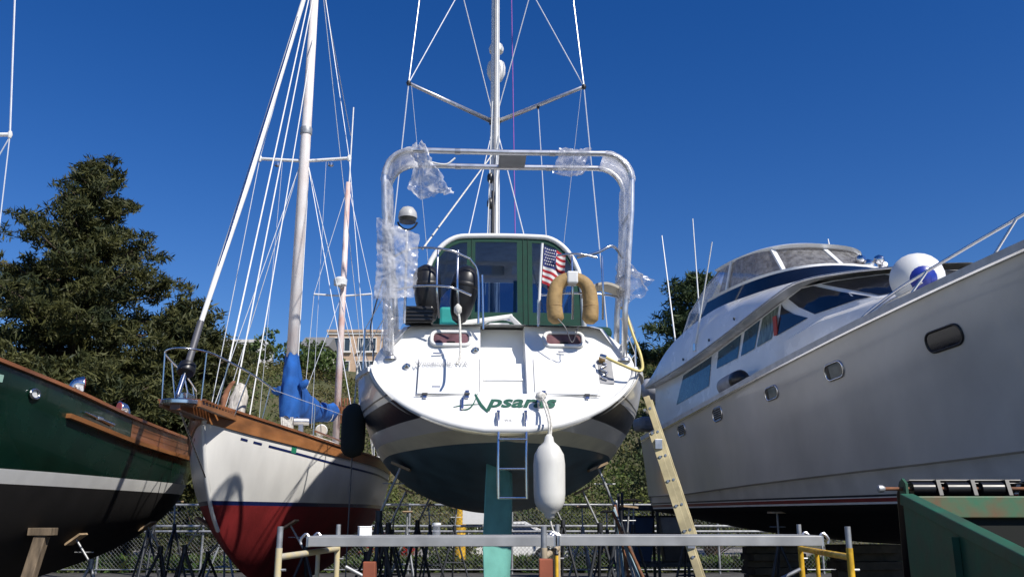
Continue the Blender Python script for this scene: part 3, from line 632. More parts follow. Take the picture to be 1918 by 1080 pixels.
rd = MB().lathe([(.05, -.26), (.12, -.20), (.18, -.07), (.185, .07), (.16, .16), (.05, .19)], (.03, MY+.33, 10.1), 20).build('radar_dome', GELD, mast, auto=50)
MB().lathe([(.05, 0), (.135, .03), (.15, .10), (.12, .18), (.03, .21)], (.03, MY+.33, 10.48), 20).build('radar_cap', GELD, rd, auto=50)
MB().bar((.03, MY+.1, 9.80), (.03, MY+.5, 9.80), .12, .05).build('radar_bracket', GELD, rd)
tube('radar_post', [(.03, MY+.33, 10.2), (.03, MY+.33, 10.6)], .05, GELD, rd)
# ---- loose things on and around the stern-on sailboat
CM = Matrix.Translation((-.06, 9.65, 0)) @ Matrix.Rotation(R(2.6), 4, 'Z')
def cw(x, y, z): return CM @ Vector((x, y, z))
def cthing(name, label, cat, p, group=None): return thing(name, label, cat, cw(*p), R(2.6), group)
# big white fender on a rope
t = cthing('fender', 'long white vinyl fender hanging on a rope below the transom', 'fender', (.44, -.22, 1.63))
MB().lathe([(.02, -.06), (.05, -.04), (.06, 0), (.12, .04), (.155, .11), (.165, .20), (.167, .50), (.155, .60), (.11, .68), (.055, .73), (.045, .78), (.02, .81)], (0, 0, 0), 24).build('body', FENDW, t, auto=60)
tube('rope', curve([(0, 0, .79), (0, .02, .95), (-.03, .26, 1.16), (-.05, .28, 1.22)], 14), .013, ROPE, t)
tube('rope', curve([(.02, 0, .79), (.03, .05, .95), (.0, .25, 1.15), (-.05, .28, 1.24)], 14), .011, ROPE, t)
MB().lathe([(.01, -.05), (.05, -.02), (.055, .03), (.02, .07)], (-.07, .32, 1.25), 8, (1, .2, .3)).build('knot', ROPE, t, auto=60)
tube('tail_line', curve([(0, 0, -.05), (.03, 0, -.16), (.08, .02, -.28), (.0, 0, -.33), (-.03, 0, -.25)], 16), .010, ROPE, t)
# dark fender on the port quarter
t = cthing('fender', 'black cloth-covered fender hanging at the port side above the ketch rail', 'fender', (-1.93, 2.2, 2.36))
MB().lathe([(.02, -.02), (.11, .02), (.15, .08), (.16, .16), (.16, .50), (.145, .60), (.09, .66), (.03, .69)], (0, 0, 0), 20).build('body', mat('dark_green_black_cover', (.010, .016, .015), .85), t, auto=60)
tube('rope', [(0, 0, .68), (.02, 0, 1.2), (.10, 0, 1.65)], .011, ROPE, t)
tube('tail_line', [(0, 0, 0), (-.01, -.02, -1.0), (-.02, 0, -2.3)], .009, DARKWIRE, t)
# two black fenders in the stern basket
for x, lab, tilt in ((-.92, 'black fender in the stern basket, next to the plastic wrap', .08), (-.50, 'black fender in the stern basket, next to the gate post', -.16)):
    t = cthing('fender', lab, 'fender', (x+tilt*.3, .78, 3.84))
    MB().lathe([(.03, -.0), (.08, .03), (.12, .12), (.15, .26), (.172, .48), (.165, .60), (.11, .68), (.04, .72)], (0, 0, 0), 18, (-tilt, 0, 1)).build('body', BLACKP, t, auto=60)
    MB().lathe([(.164, 0), (.176, .02), (.177, .05), (.168, .07)], Vector((-tilt*.42, 0, .42)), 18, (-tilt, 0, 1)).build('band', RUBBER, t, auto=60)
# white line hanging from the rail
t = cthing('mooring_line', 'white line hanging from the stern rail over the port-side transom window', 'rope', (-.55, .40, 3.85))
tube('line', curve([(0, 0, .05), (.02, -.02, -.05), (.03, -.06, -.2), (.04, -.25, -.5), (0, -.32, -.62)], 16), .014, ROPE, t)
MB().lathe([(.01, -.06), (.045, -.02), (.045, .04), (.01, .08)], (0, 0, .06), 8).build('knot', ROPE, t, auto=60)
# horseshoe buoy
t = cthing('horseshoe_buoy', 'tan horseshoe life buoy hung on the starboard stern rail', 'life buoy', (.79, .44, 3.76))
P = [(-.19, 0, .02), (-.215, 0, .26), (-.17, 0, .48), (0, 0, .57), (.17, 0, .48), (.215, 0, .26), (.20, 0, .02)]
cc = curve(P, 30); MB().tube(cc, [.05]+[.070+.026*abs(math.cos(math.pi*i/30)) for i in range(1, 30)]+[.05], 12).build('ring', TAN, t, smooth=True)
MB().box((0, -.0, .56), (.13, .17, .15)).build('strap', GELD, t, bevel=.02)
for x in (-.213, .213): MB().lathe([(.088, -.012), (.096, 0), (.088, .012)], (x, 0, .22), 12).build('seam', mat('brown_seam', (.25, .15, .06), .7), t, auto=60)
tube('lashing', curve([(-.22, -.06, .1), (-.1, -.1, -.05), (-.02, -.08, -.22), (.06, -.06, -.02)], 14), .006, DARKWIRE, t, 5)
# ensign on its staff
t = cthing('ensign', 'american flag drooping from a short white staff on the stern rail', 'flag', (.40, .60, 3.80))
tube('staff', [(0, 0, 0), (.02, 0, .45), (.055, 0, 1.0)], .017, ALUW, t)
FB, FR, FW_ = mat('flag_blue', (.02, .03, .16), .8), mat('flag_red', (.42, .02, .03), .8), mat('flag_white', (.75, .74, .72), .8)
def fpt(u, v):   # u along fly 0..1, v down the hoist 0..1
    x = .075-.03*v+u*.26; z = .96-v*.46-u*.10-.25*u*u*(v > .5)*(v-.5); y = -.02+.035*math.sin(u*9+v*2)*u**.5
    return Vector((x, y, z))
fl = None; me_ = {}
NU = 14
for j in range(13):
    for i in range(NU):
        kind = 'b' if (i < 8 and j < 7) else ('r' if j % 2 == 0 else 'w')
        if j >= 10 and i > 6+ (12-j)*2: continue
        me_.setdefault((kind, j if kind != 'b' else 0), MB()).add([fpt(i/NU, j/13), fpt((i+1)/NU, j/13), fpt((i+1)/NU, (j+1)/13), fpt(i/NU, (j+1)/13)], [(0, 1, 2, 3)])
cantn = me_[('b', 0)].build('canton', FB, t, smooth=True, merge=True)
for (kd, j), m_ in me_.items():
    if kd != 'b': m_.build('stripe', FR if kd == 'r' else FW_, t, smooth=True, merge=True)
stars = MB()
for r_ in range(6):
    for c_ in range(5 if r_ % 2 else 6):
        u0, v0 = (.04+(c_+.5*(r_ % 2)+.25)/6*.54), (.04+r_/6*.49); p0 = fpt(u0, v0)
        stars.add([p0+Vector((.012*(1 if q % 2 == 0 else .42)*math.sin(q*math.pi/5), -.005, .012*(1 if q % 2 == 0 else .42)*math.cos(q*math.pi/5))) for q in range(10)], [tuple(range(10))])
tag(stars.build('star_field', FW_, cantn), kind='stuff')
MB().grid([[Vector((.10+.05*a+.03*b, -.02, .50-.17*b-.03*a)) for a in (0, 1, 2)] for b in (0, .5, 1)]).build('stripe', FR, t)
# ---- plastic wrap
def crumple(name, label, p, f, nu, nv, amp, fr, seed, m=None):
    t = thing(name, label, 'plastic sheet', cw(*p), R(2.6)); r = np.random.default_rng(seed); ph = r.uniform(0, 6.28, (8, 3)); k_ = r.normal(size=(8, 2))*fr
    rows = []
    for i in range(nu+1):
        row = []
        for j in range(nv+1):
            u, v = i/nu, j/nv; q = Vector(f(u, v))
            o_ = Vector((seed*5.3, seed*2.1, seed)); z_ = q*fr*.45+o_; n1 = noise.noise_vector(z_); n2 = noise.noise_vector(z_*2.2); n3 = noise.noise_vector(z_*5.)
            q += n1*amp*2.2+Vector([1-2*abs(c_) for c_ in n2])*amp*.9+Vector([1-2*abs(c_) for c_ in n3])*amp*.5
            row.append(q)
        rows.append(row)
    MB().grid(rows).build('film', m or FILM, t, auto=50); return t
def lerp(a, b, t): return a+(b-a)*t
LEGF = filmmat('tight_milky_film', (.95, .955, .97), .6, .2, .42, .35)
def around(cx, z0, z1, rx, ry, lean=0):
    return lambda u, v: (cx+lean*v+rx*math.cos(u*6.6), .24+ry*math.sin(u*6.6), lerp(z0, z1, v))
crumple('plastic_wrap', 'clear film wound round the port leg of the steel arch', (0, .55, 0), around(-1.37, 3.45, 5.55, .062, .30, -.085), 40, 70, .006, 12, 1, LEGF)
crumple('plastic_wrap', 'clear film wound round the starboard leg of the steel arch', (0, .55, 0), around(1.45, 4.1, 5.60, .062, .30, .075), 40, 60, .006, 12, 2, LEGF)
def corner(sgn):
    def f(u, v):
        a = R(lerp(178, 92, v)); cx = -1.18; r = .34; ca, sa = math.cos(a), math.sin(a)
        rr = r+.06*math.cos(u*6.5); x = cx+rr*ca; z = 5.62+rr*sa
        if v > .98: pass
        return (-sgn*x+.045, .24+.31*math.sin(u*6.5), z)
    return f
crumple('plastic_wrap', 'clear film round the top port bend of the arch', (0, .55, 0), corner(-1), 30, 24, .007, 12, 3, LEGF)
crumple('plastic_wrap', 'clear film round the top starboard bend of the arch', (0, .55, 0), corner(1), 30, 24, .006, 12, 4, LEGF)
crumple('plastic_wrap', 'torn clear film hanging in a twist under the top port bend of the arch', (0, .50, 0), lambda u, v: (-1.10+.36*(u-.35)*(.35+v*1.1)+.12*v*v, .0+.10*math.sin(u*5), 6.04-.66*v-.07*u*v), 22, 32, .030, 13, 5, filmmat('milky_film', (.95, .955, .97), .6, .22, .58, .35))
crumple('plastic_wrap', 'crumpled film bunched on the top bar near the starboard bend', (0, .5, 0), lambda u, v: (.66+.38*v, .30+.36*math.cos(u*6.3), 5.94+.085*math.sin(u*6.3)-.10*v*(1-v)*(u > .5)), 24, 18, .020, 12, 6)
crumple('plastic_wrap', 'large loose film sheet billowing beside the port arch leg', (0, .50, 0), lambda u, v: (-1.56+.54*u*(1-.12*v)+.02*v, .0-.05*math.sin(u*3), 5.06-1.0*v-.24*u*(1-v)), 44, 60, .015, 9, 7, filmmat('milky_film', (.95, .955, .97), .6, .22, .58, .35))
crumple('plastic_wrap', 'film tied low on the starboard arch leg, ends fluttering', (0, .5, 0), lambda u, v: (1.42+.09*math.cos(u*6.3)+.28*v*v*(.5+.5*math.sin(u*9)), .1+.12*math.sin(u*6.3), 4.52-.34*v+.12*v*math.cos(u*7)), 30, 22, .026, 13, 8)
crumple('plastic_wrap', 'film scrap trailing down beside the port arch foot', (0, .45, 0), lambda u, v: (-1.50+.30*u, -.0, 4.10-.55*v), 16, 20, .028, 12, 9)
# yellow water hose
t = cthing('water_hose', 'yellow hose looping over the starboard corner of the transom', 'hose', (1.2, .5, 3.36))
tube('hose', curve([(-.05, -.1, .02), (.12, -.18, -.08), (.36, -.1, -.14), (.40, .05, .05), (.34, .2, .35), (.27, .3, .66), (.25, .4, .72)], 40), .017, YELHOSE, t)
MB().lathe([(.02, -.06), (.026, -.04), (.026, .02)], (-.05, -.1, .02), 10, (1, -.4, -.4)).build('fitting', STEEL, t, auto=40)
# black cable on the left quarter
t = cthing('power_cable', 'thin black cable draped down the port lifelines', 'cable', (-1.72, 2.2, 3.5))
tube('cable', curve([(.15, -.4, 1.15), (.02, -.2, .75), (-.05, .1, .55), (.02, .0, .2), (-.05, .2, -.05)], 24), .010, DARKWIRE, t)
# ---- yellow ladder leaning on the right side of the hull
t = thing('extension_ladder', 'yellow fibreglass extension ladder leaning on the starboard side of the navy-bottomed sailboat', 'ladder', (2.40, 10.55, 0), 0)
top = Vector((-.80, .45, 3.02)); d_ = top.normalized(); wdir = Vector((.10, .40, 0)); nl = wdir.cross(d_).normalized()
for q, off in ((0, 0), (1, 0)):
    a = wdir*q; MB().bar(a, a+top*.86, .085, .030, up=wdir).build('rail', YELLAD, t, bevel=.004)
    MB().bar(a+d_*1.3+nl*.07, a+top+nl*.07, .075, .028, up=wdir).build('fly_rail', YELLAD, t, bevel=.004)
    MB().box(a+Vector((0, 0, .03)), (.10, .08, .06)).build('foot', RUBBER, t)
nr = 10
for i in range(nr):
    p = d_*(.3+.3*i); tube('rung', [p-wdir*.06, p+wdir*1.06], .018, ALU, t)
    for dq in (-.02, .02): tube('rung_bolt', [p-wdir*.045+nl*dq, p-wdir*.05+nl*dq], .010, BLACKP, t, 6)
    if i > 3: tube('fly_rung', [p+nl*.07-wdir*.05, p+nl*.07+wdir*1.05], .016, ALU, t)
for i in (4, 8): MB().box(d_*(.3*i+.15)+nl*.03-wdir*.05, (.09, .04, .12)).build('rung_lock', ALU, t, bevel=.006)
# ================================================================= THE WHITE KETCH

KT = thing('ketch', 'white ketch with red bottom, teak rail and a slatted bowsprit', 'sailboat', (-4.19, 22.5, 0), math.pi-.014)
# local: +y is towards the bow, +x is the boat's starboard side (picture left)
K = Hull([0, .6, 1.5, 3, 5, 7, 8.3, 9.2, 9.7, 10], [.08, .72, 1.22, 1.58, 1.68, 1.24, .78, .42, .20, .03], [2.72, 2.66, 2.58, 2.52, 2.55, 2.66, 2.78, 2.87, 2.93, 2.97],
         [2.2, 1.5, .6, .38, .35, .55, 1.0, 1.55, 2.15, 2.9], [1.5, 1.7, 2.0, 2.1, 2.1, 1.9, 1.7, 1.4, 1.2, 1.0], [1.3, 1.25, 1.2, 1.15, 1.15, 1.1, 1.1, 1.1, 1.1, 1.0])
K.band('hull_bottom', None, k(1.76), REDPAINT, KT, rows=12, power=1.3, n=80)
K.band('boot_stripe', k(1.76), k(1.82), NAVYL, KT, rows=1, n=80)
K.band('hull_side', k(1.82), K.fs, mat('weathered_white_hull', (.81, .80, .77), .35, var=.08, scale=2, stretch=(2, 1, .3)), KT, rows=10, n=80)
for s in (1, -1):
    for y0, y1 in ((.4, 8.75), (8.9, 9.08), (9.2, 9.34)): K.strip('cove_stripe', lambda y: K.fs(y)-.20, lambda y: K.fs(y)-.165, NAVYL, KT, off=.005, side=s, y0=y0, y1=y1)
    K.strip('bulwark', lambda y: K.fs(y)-.05-.05*sst((y-6)/4), lambda y: K.fs(y)+.10+.05*sst((y-6)/4), TEAKO, KT, th=.025, side=s, y0=.05, y1=9.95)
    K.strip('cap_rail', lambda y: K.fs(y)+.10+.05*sst((y-6)/4), lambda y: K.fs(y)+.135+.05*sst((y-6)/4), TEAK, KT, th=.055, side=s, y0=.05, y1=9.95)
    K.strip('registration_sticker', lambda y: K.fs(y)-.19, lambda y: K.fs(y)-.09, mat('green_sticker', (.02, .22, .12), .5), KT, off=.008, side=s, y0=8.1, y1=8.22, n=2)
G = []
for i in range(41):
    y = K.L*i/40; a = K.pt(y, K.fs(y), 1); G.append([Vector((a.x*j/4, y, a.z-.02+.05*(1-(j/4)**2))) for j in range(-4, 5)])
MB().grid(G).build('deck', CREAM, KT, smooth=True)
# stem iron
tube('bobstay', [(0, 9.45, 1.95), (0, 10.9, 2.95)], .012, STEEL, KT)
tube('stem_band', [K.pt(y, K.fk(y), 1)+Vector((0, .01, 0)) for y in np.linspace(9.0, 9.98, 14)], .03, GELD, KT)
# trunk cabin
G = []
for y, hw, zt in [(1.6, .70, 2.88), (3.5, .92, 2.95), (5.5, .95, 2.98), (6.6, .80, 3.0), (6.75, .62, 2.96)]:
    G.append([Vector((sx*hw, y, z)) if sx else Vector((0, y, zt+.06)) for sx, z in [(-1, 2.45), (-.97, zt-.04), (-.88, zt+.01), (0, 0), (.88, zt+.01), (.97, zt-.04), (1, 2.45)]])
cab = MB().grid(G).build('cabin', CREAM, KT, auto=40)
MB().add(G[-1], [tuple(range(7))]).build('cabin_front', CREAM, cab)
for s in (-1, 1):
    for y in (2.4, 3.4, 4.4, 5.4): MB().box((s*(.945 if y > 3 else .83), y, 2.78), (.05, .26, .13)).build('cabin_port', ALU, cab, bevel=.02)
    tube('hand_rail', [(s*.72, 2.2, 3.06), (s*.75, 4, 3.09), (s*.70, 6.2, 3.10)], .022, TEAK, cab)
MB().box((0, 6.1, 3.10), (.5, .5, .10)).build('hatch', TEAK, cab, bevel=.015)
# cowl vents
def cowl(x, y, z, face, parent, h=.22, m=GELD, inner=None, r=.10):
    f = Vector(face).normalized(); c = MB().tube(curve([(x, y, z), (x, y, z+h*.6), Vector((x, y, z+h))+f*.05, Vector((x, y, z+h+.01))+f*.14], 12), [.06]*6+[.065, .075, .085, .095, .1, r+.01, r+.02], 14).build('cowl_vent', m, parent, smooth=True)
    MB().lathe([(.005, 0), (r, .0), (r, .012), (.005, .012)], Vector((x, y, z+h+.01))+f*.137, 16, f).build('cowl_mouth', inner or mat('red_cowl_inside', (.28, .03, .025), .6), c)
    return c
cowl(-.02, 8.05, 2.86, (-.15, 1, .05), KT, h=.17); cowl(-.55, 5.2, 3.02, (-.4, .9, 0), KT, h=.17, inner=mat('cream_inside', (.5, .45, .38), .6))
MB().bar((-.28, 5.6, 3.0), (-.28, 5.6, 3.30), .08, .08).build('stove_pipe', ALU, KT); MB().lathe([(.07, -.14), (.07, .14)], (-.28, 5.6, 3.34), 12, (1, .3, 0)).build('stove_cap', ALU, KT, auto=40)
# bowsprit platform with slats, pulpit
bz = lambda y: 2.99+.03*(y-9.6)
sprit = MB().bar((0, 8.6, 2.95), (0, 11.05, bz(11.05)-.04), .14, .14).build('bowsprit', TEAK, KT, bevel=.01)
for s in (-1, 1): MB().bar((s*.28, 9.45, bz(9.45)), (s*.24, 10.9, bz(10.9)), .07, .09).build('platform_beam', TEAKO, sprit, bevel=.008)
for i in range(12):
    y = 9.5+i*.12; MB().box((0, y, bz(y)+.055), (.62, .075, .025)).build('slat', TEAK, sprit)
MB().lathe([(.02, -.03), (.24, -.03), (.25, -.02), (.25, .02), (.24, .03), (.02, .03)], (0, 10.88, bz(10.9)+.01), 20).build('steel_end_plate', STEEL, sprit, auto=40)
hoop_ = curve([(-.62, 8.7, 3.50), (-.50, 9.5, 3.62), (-.40, 10.3, 3.68), (-.28, 10.85, 3.72), (0, 11.08, 3.73), (.28, 10.85, 3.72), (.40, 10.3, 3.68), (.50, 9.5, 3.62), (.62, 8.7, 3.50)], 50)
pul = tube('pulpit', hoop_, .014, STEEL, KT)
for s in (-1, 1):
    for (a, b) in (((.26, 10.85, bz(10.85)+.05), (.28, 10.85, 3.72)), ((.28, 10.3, bz(10.3)), (.40, 10.3, 3.68)), ((.30, 9.6, bz(9.6)), (.49, 9.6, 3.63)), ((.50, 8.9, 3.0), (.60, 8.9, 3.53))):
        tube('pulpit_post', [(s*a[0], a[1], a[2]), (s*b[0], b[1], b[2])], .010, STEEL, pul)
    for y in (7.6, 5.9, 4.2, 2.4): p = K.pt(y, K.fs(y), s, -.05); tube('stanchion', [p, p+Vector((0, 0, .72))], .012, STEEL, KT)
    tube('lifeline', [Vector((s*.62, 8.7, 3.50))]+[K.pt(y, K.fs(y), s, -.05)+Vector((0, 0, .70)) for y in (7.6, 5.9, 4.2, 2.4, .8)], .005, WIRE, KT, 5)
MB().box((.0, 10.7, 3.14), (.14, .3, .08)).build('anchor_roller', STEEL, sprit, bevel=.01)
# main mast, rig
WORN = mat('worn_white_mast_paint', (.80, .79, .78), .5, var=.05, scale=5, stretch=(1, 1, .35), col2=(.62, .53, .49))
MYK = 5.5
mm = MB().tube([(0, MYK, 2.9), (0, MYK, 9), (0, MYK, 13.6)], [.115, .105, .08], 14).build('main_mast', WORN, KT, smooth=True)
MB().lathe([(.118, 0), (.125, .03), (.125, .12), (.118, .15)], (0, MYK, 9.25), 14).build('mast_band', GALV, mm, auto=40)
tube('spreader', [(-.92, MYK, 8.72), (0, MYK, 8.66), (.92, MYK, 8.72)], .035, ALUW, mm)
for s in (-1, 1):
    MB().lathe([(.03, -.06), (.05, 0), (.03, .06)], (s*.92, MYK, 8.72), 8).build('spreader_tip', ALUW, mm, auto=40)
    MB().lathe([(.02, -.04), (.06, -.02), (.06, .03), (.02, .05)], (s*.55, MYK, 8.58), 10).build('spreader_light', STEEL, mm, auto=40)
    tube('shroud', [(s*.06, MYK, 13.4), (s*.92, MYK, 8.74), K.pt(MYK-.1, 2.6, s)], .009, WIRE, mm, 5)
    for dy in (.55, -.6): tube('shroud', [(s*.08, MYK, 8.6), K.pt(MYK+dy, 2.6, s)], .008, WIRE, mm, 5)
    tube('flag_halyard', [(s*.45, MYK, 8.66), (s*.5, MYK+.2, 3.2)], .004, WIRE, mm, 4)
fs_ = tube('furled_headsail', [(0, 10.42, 4.2), (0, 8.9, 6.9), (0, 5.9, 12.7), (0, 5.65, 13.1)], [.035, .055, .045, .03], GELD, mm, 10)
tube('forestay', [(0, 11.0, 3.1), (0, 5.6, 13.3)], .016, STEEL, mm, 6)
MB().lathe([(.02, -.03), (.11, -.02), (.12, 0), (.11, .12), (.02, .14)], (0, 10.8, 3.46), 14, (0, -.5, .86)).build('furling_drum', BLACKP, mm, auto=40)
tube('furler_tube', [(0, 10.75, 3.55), (0, 10.42, 4.22)], .05, DARKWIRE, mm); tube('furler_link', [(0, 11.0, 3.12), (0, 10.82, 3.44)], .035, STEEL, mm)
tube('spinnaker_halyard', [(-.40, 10.3, 3.68), (-.06, 5.7, 13.2)], .012, ALUW, mm, 6)
tube('inner_forestay', [(-.05, 9.0, 3.0), (-.02, 5.6, 12.6)], .012, ALUW, mm, 6)
tube('inner_forestay', [(-.25, 8.75, 2.98), (-.05, 5.6, 11.4)], .010, ALUW, mm, 6)
tube('mast_track', [(-.10, MYK-.06, 4.2), (-.085, MYK-.06, 8.4)], .014, ALUW, mm, 5)
tube('triatic_stay', [(0, MYK-.05, 13.4), (0, 1.1, 11.2)], .009, WIRE, mm, 5); tube('back_stay', [(-.05, MYK, 13.4), (-1.0, 1.6, 2.8)], .007, WIRE, mm, 5)
# bundled staysail on deck
t2 = MB().tube(curve([(-.12, 9.05, 2.98), (-.14, 9.0, 3.2), (-.16, 8.95, 3.4), (-.12, 8.9, 3.56)], 12), [.09, .12, .13, .135, .13, .125, .12, .12, .11, .10, .09, .08, .05], 16).wrinkle(.05, 7, 1, (1, 1, .4)).build('staysail_bag', mat('dirty_white_cloth', (.62, .58, .52), .9, var=.25, scale=10, stretch=(4, 4, .5), bump=.4, bscale=14), KT, smooth=True)
MB().tube(curve([(.06, 9.06, 3.05), (.06, 9.02, 3.35), (-.05, 8.95, 3.62)], 16), [.02]+[.038]*14+[.03, .02], 10).wrinkle(.03, 8, 3).build('rust_cloth', mat('rust_cloth', (.25, .11, .06), .9, bump=.3, bscale=14), t2, smooth=True)
# blue sail cover: collar round the mast + boom cover
G = []
for z, rx, ry, cy in [(3.42, .16, .26, -.08), (3.6, .18, .30, -.12), (3.85, .21, .34, -.15), (4.05, .20, .30, -.13), (4.25, .17, .25, -.10), (4.5, .14, .20, -.06), (4.66, .12, .14, -.01)]:
    G.append([Vector((rx*math.cos(a)*(1+.14*math.sin(3*a+z*7)), MYK+cy+ry*math.sin(a)*(1+.10*math.sin(4*a-z*9)), z+.02*math.sin(5*a))) for a in np.linspace(0, 2*math.pi, 33)[:-1]])
G = list(map(list, zip(*[curve(c_, 36) for c_ in zip(*G)])))
cov = MB().grid(G, closed=True).wrinkle(.030, 6, 2, (1, 1, .28)).build('sail_cover', BLUECAN, KT, smooth=True)
G = []
for i in range(25):
    u = i/24; y = MYK-.15-u*3.75; hz = lerp(.42, .20, sst(u*1.5)); hw = lerp(.2, .14, u); zc = lerp(3.80, 3.98, u)-.22*math.sin(math.pi*u)*.5
    G.append([Vector((hw*math.cos(a)*(1+.1*math.sin(3*a+u*30)), y, zc+hz*math.sin(a)*(1+.10*math.sin(u*24+a*2)))) for a in np.linspace(0, 2*math.pi, 21)[:-1]])
G = list(map(list, zip(*[curve(c_, 60) for c_ in zip(*G)])))
MB().grid(G, closed=True).wrinkle(.026, 5, 4, (1, .45, 1)).build('boom_cover', BLUECAN, cov, smooth=True)
MB().tube(curve([(-.22, MYK+.02, 4.02), (-.30, MYK+.05, 4.08), (-.33, MYK+.04, 4.14)], 6), [.08, .08, .07, .07, .06, .05, .03], 8).build('cover_fold', BLUECAN, cov, smooth=True)
MB().tube(curve([(.15, MYK+.08, 3.93), (.26, MYK+.1, 3.92), (.30, MYK+.1, 3.98)], 6), [.09, .09, .08, .07, .06, .05, .03], 8).build('cover_fold', BLUECAN, cov, smooth=True)
for u in (.35, .6, .85): y = MYK-.15-u*3.75; tube('cover_tie', [Vector((.135*math.cos(a), y, 3.84+.16*math.sin(a))) for a in np.linspace(0, 6.283, 13)], .008, ROPE, cov, 5)
tube('boom', [(0, MYK-.2, 3.62), (0, MYK-4.1, 3.9)], .06, ALUW, KT)
for i in range(7): tube('coiled_rope', curve([(-.12+.035*i, MYK+.14, 3.42), (-.12+.03*i, MYK+.17, 3.15+.03*(i % 3)), (-.08+.03*i, MYK+.14, 3.42)], 10), .012, ROPE, KT, 5)
# mizzen
MZY = 1.1
mz = MB().tube([(0, MZY, 2.9), (0, MZY, 6.2), (0, MZY, 9.9)], [.085, .08, .06], 12).build('mizzen_mast', mat('worn_mizzen_paint', (.76, .73, .71), .5, var=.05, scale=4, stretch=(1, 1, .5), col2=(.55, .34, .29)), KT, smooth=True)
tube('mizzen_antenna', [(-.02, MZY, 9.8), (-.04, MZY, 12.0)], .018, ALUW, mz); tube('mizzen_spreader', [(-.72, MZY, 6.95), (0, MZY, 6.9), (.72, MZY, 6.95)], .025, ALUW, mz)
MB().lathe([(.03, -.1), (.16, -.08), (.17, .06), (.10, .12), (.02, .14)], (.03, MZY+.22, 7.2), 16).build('radar_dome', GELD, mz, auto=50); MB().bar((.03, MZY+.05, 7.1), (.03, MZY+.4, 7.1), .08, .04).build('radar_bracket', GELD, mz)
for s in (-1, 1): tube('mizzen_shroud', [(s*.03, MZY, 9.7), (s*.72, MZY, 6.96), K.pt(MZY-.2, 2.6, s)], .008, WIRE, mz, 5); tube('mizzen_shroud', [(s*.05, MZY, 6.85), K.pt(MZY+.5, 2.6, s)], .007, WIRE, mz, 5)
MB().bar((-.55, MZY+.1, 4.05), (.30, MZY+.1, 4.15), .06, .09).build('pin_rail', TEAKO, mz)
for i in range(4): MB().bar((-.35+.07*i, MZY+.15, 3.75), (-.33+.07*i, MZY+.12, 4.35), .035, .02).build('belaying_pin', TEAK, mz)
tube('coiled_line', curve([(-.62, MZY+.1, 4.35), (-.68, MZY+.1, 4.05), (-.6, MZY+.1, 3.95), (-.55, MZY+.1, 4.2), (-.62, MZY+.1, 4.4)], 18), .03, ROPE, mz)
MB().bar((-.9, .9, 2.85), (-1.0, 1.5, 2.85), .35, .22).build('stern_box', GELD, KT, bevel=.03)

# ================================================================= THE DARK GREEN SAILBOAT
GT = thing('green_sailboat', 'dark green wooden sailboat with white waterline stripe and varnished stern', 'sailboat', (-7.72, 17.5, 0), math.pi)
V = Hull([0, .5, 1.5, 3, 5, 7, 9, 10.5, 11.6], [1.50, 1.60, 1.68, 1.72, 1.70, 1.48, .98, .45, .03], [2.98, 2.98, 3.0, 3.06, 3.22, 3.42, 3.68, 3.9, 4.05],
         [1.25, 1.05, .8, .6, .45, .45, .75, 1.6, 3.0], [4, 3.6, 3.0, 2.4, 2.0, 1.7, 1.5, 1.3, 1.], [1.8, 1.7, 1.6, 1.4, 1.3, 1.2, 1.1, 1.05, 1.], [-.25, -.15, 0, 0, 0, 0, 0, 0, 0])
V.band('hull_bottom', None, k(2.0), BLACKB, GT, rows=12, power=1.3); V.band('waterline_stripe', k(2.0), k(2.18), GELD, GT, rows=2); V.band('hull_side', k(2.18), V.fs, GREENH, GT, rows=8)
G = [[V.pt(0, lerp(1.26, 2.98, j/8), 1) for j in range(9)], [V.pt(0, lerp(1.26, 2.98, j/8), -1) for j in range(9)]]
MB().grid(G).build('transom', TEAK, GT)
for s in (1, -1):
    V.strip('varnished_quarter', lambda y: V.fs(y)-.30, V.fs, TEAK, GT, off=.006, side=s, y0=.0, y1=3.4)
    V.strip('cap_rail', V.fs, lambda y: V.fs(y)+.045, TEAK, GT, th=.05, side=s, y0=.0, y1=11.5)
    V.strip('rub_rail', lambda y: V.fs(y)-.36, lambda y: V.fs(y)-.30, TEAKO, GT, th=.06, side=s, y0=.0, y1=5.4)
    for dz in (.10, .19): V.strip('plank_seam', lambda y: V.fs(y)-dz-.004, lambda y: V.fs(y)-dz+.002, mat('dark_seam', (.06, .02, .01), .6), GT, off=.009, side=s, y0=0, y1=3.35)
for s in (1, -1):
    p = V.pt(6.15, 3.12, s, .012); f = MB().tube([p+Vector((0, .11*math.cos(a), .06*math.sin(a))) for a in np.linspace(0, 6.283, 21)], .018, 8, caps=False).build('hawse_ring', STEEL, GT, smooth=True)
    MB().poly([p+Vector((-.004*s, .10*math.cos(a), .05*math.sin(a))) for a in np.linspace(0, 6.283, 17)[:-1]]).build('hawse_hole', GELD, f)
    a, b = V.pt(5.0, 3.02, s, .03), V.pt(4.1, 2.93, s, .03); c = tube('chainplate', [a, (a+b)/2, b], [.012, .02, .028], STEEL, GT); MB().box((a+b)/2, (.05, .16, .05)).build('chainplate_bolt', STEEL, c, bevel=.01)
    V.strip('registration_sticker', k(3.18), k(3.27), mat('pale_green_sticker', (.35, .55, .45), .6), GT, off=.006, side=s, y0=6.75, y1=6.9, n=2)
    p = V.pt(.35, 2.83, s, .03); MB().tube([p+Vector((0, .06*math.cos(q), .06*math.sin(q))) for q in np.linspace(0, 6.283, 17)], .012, 6).build('stern_ring', STEEL, GT)
G = []
for i in range(31):
    y = V.L*i/30; a = V.pt(y, V.fs(y), 1); G.append([Vector((a.x*j/4, a.y, a.z-.03+.06*(1-(j/4)**2))) for j in range(-4, 5)])
MB().grid(G).build('deck', GELD, GT, smooth=True)
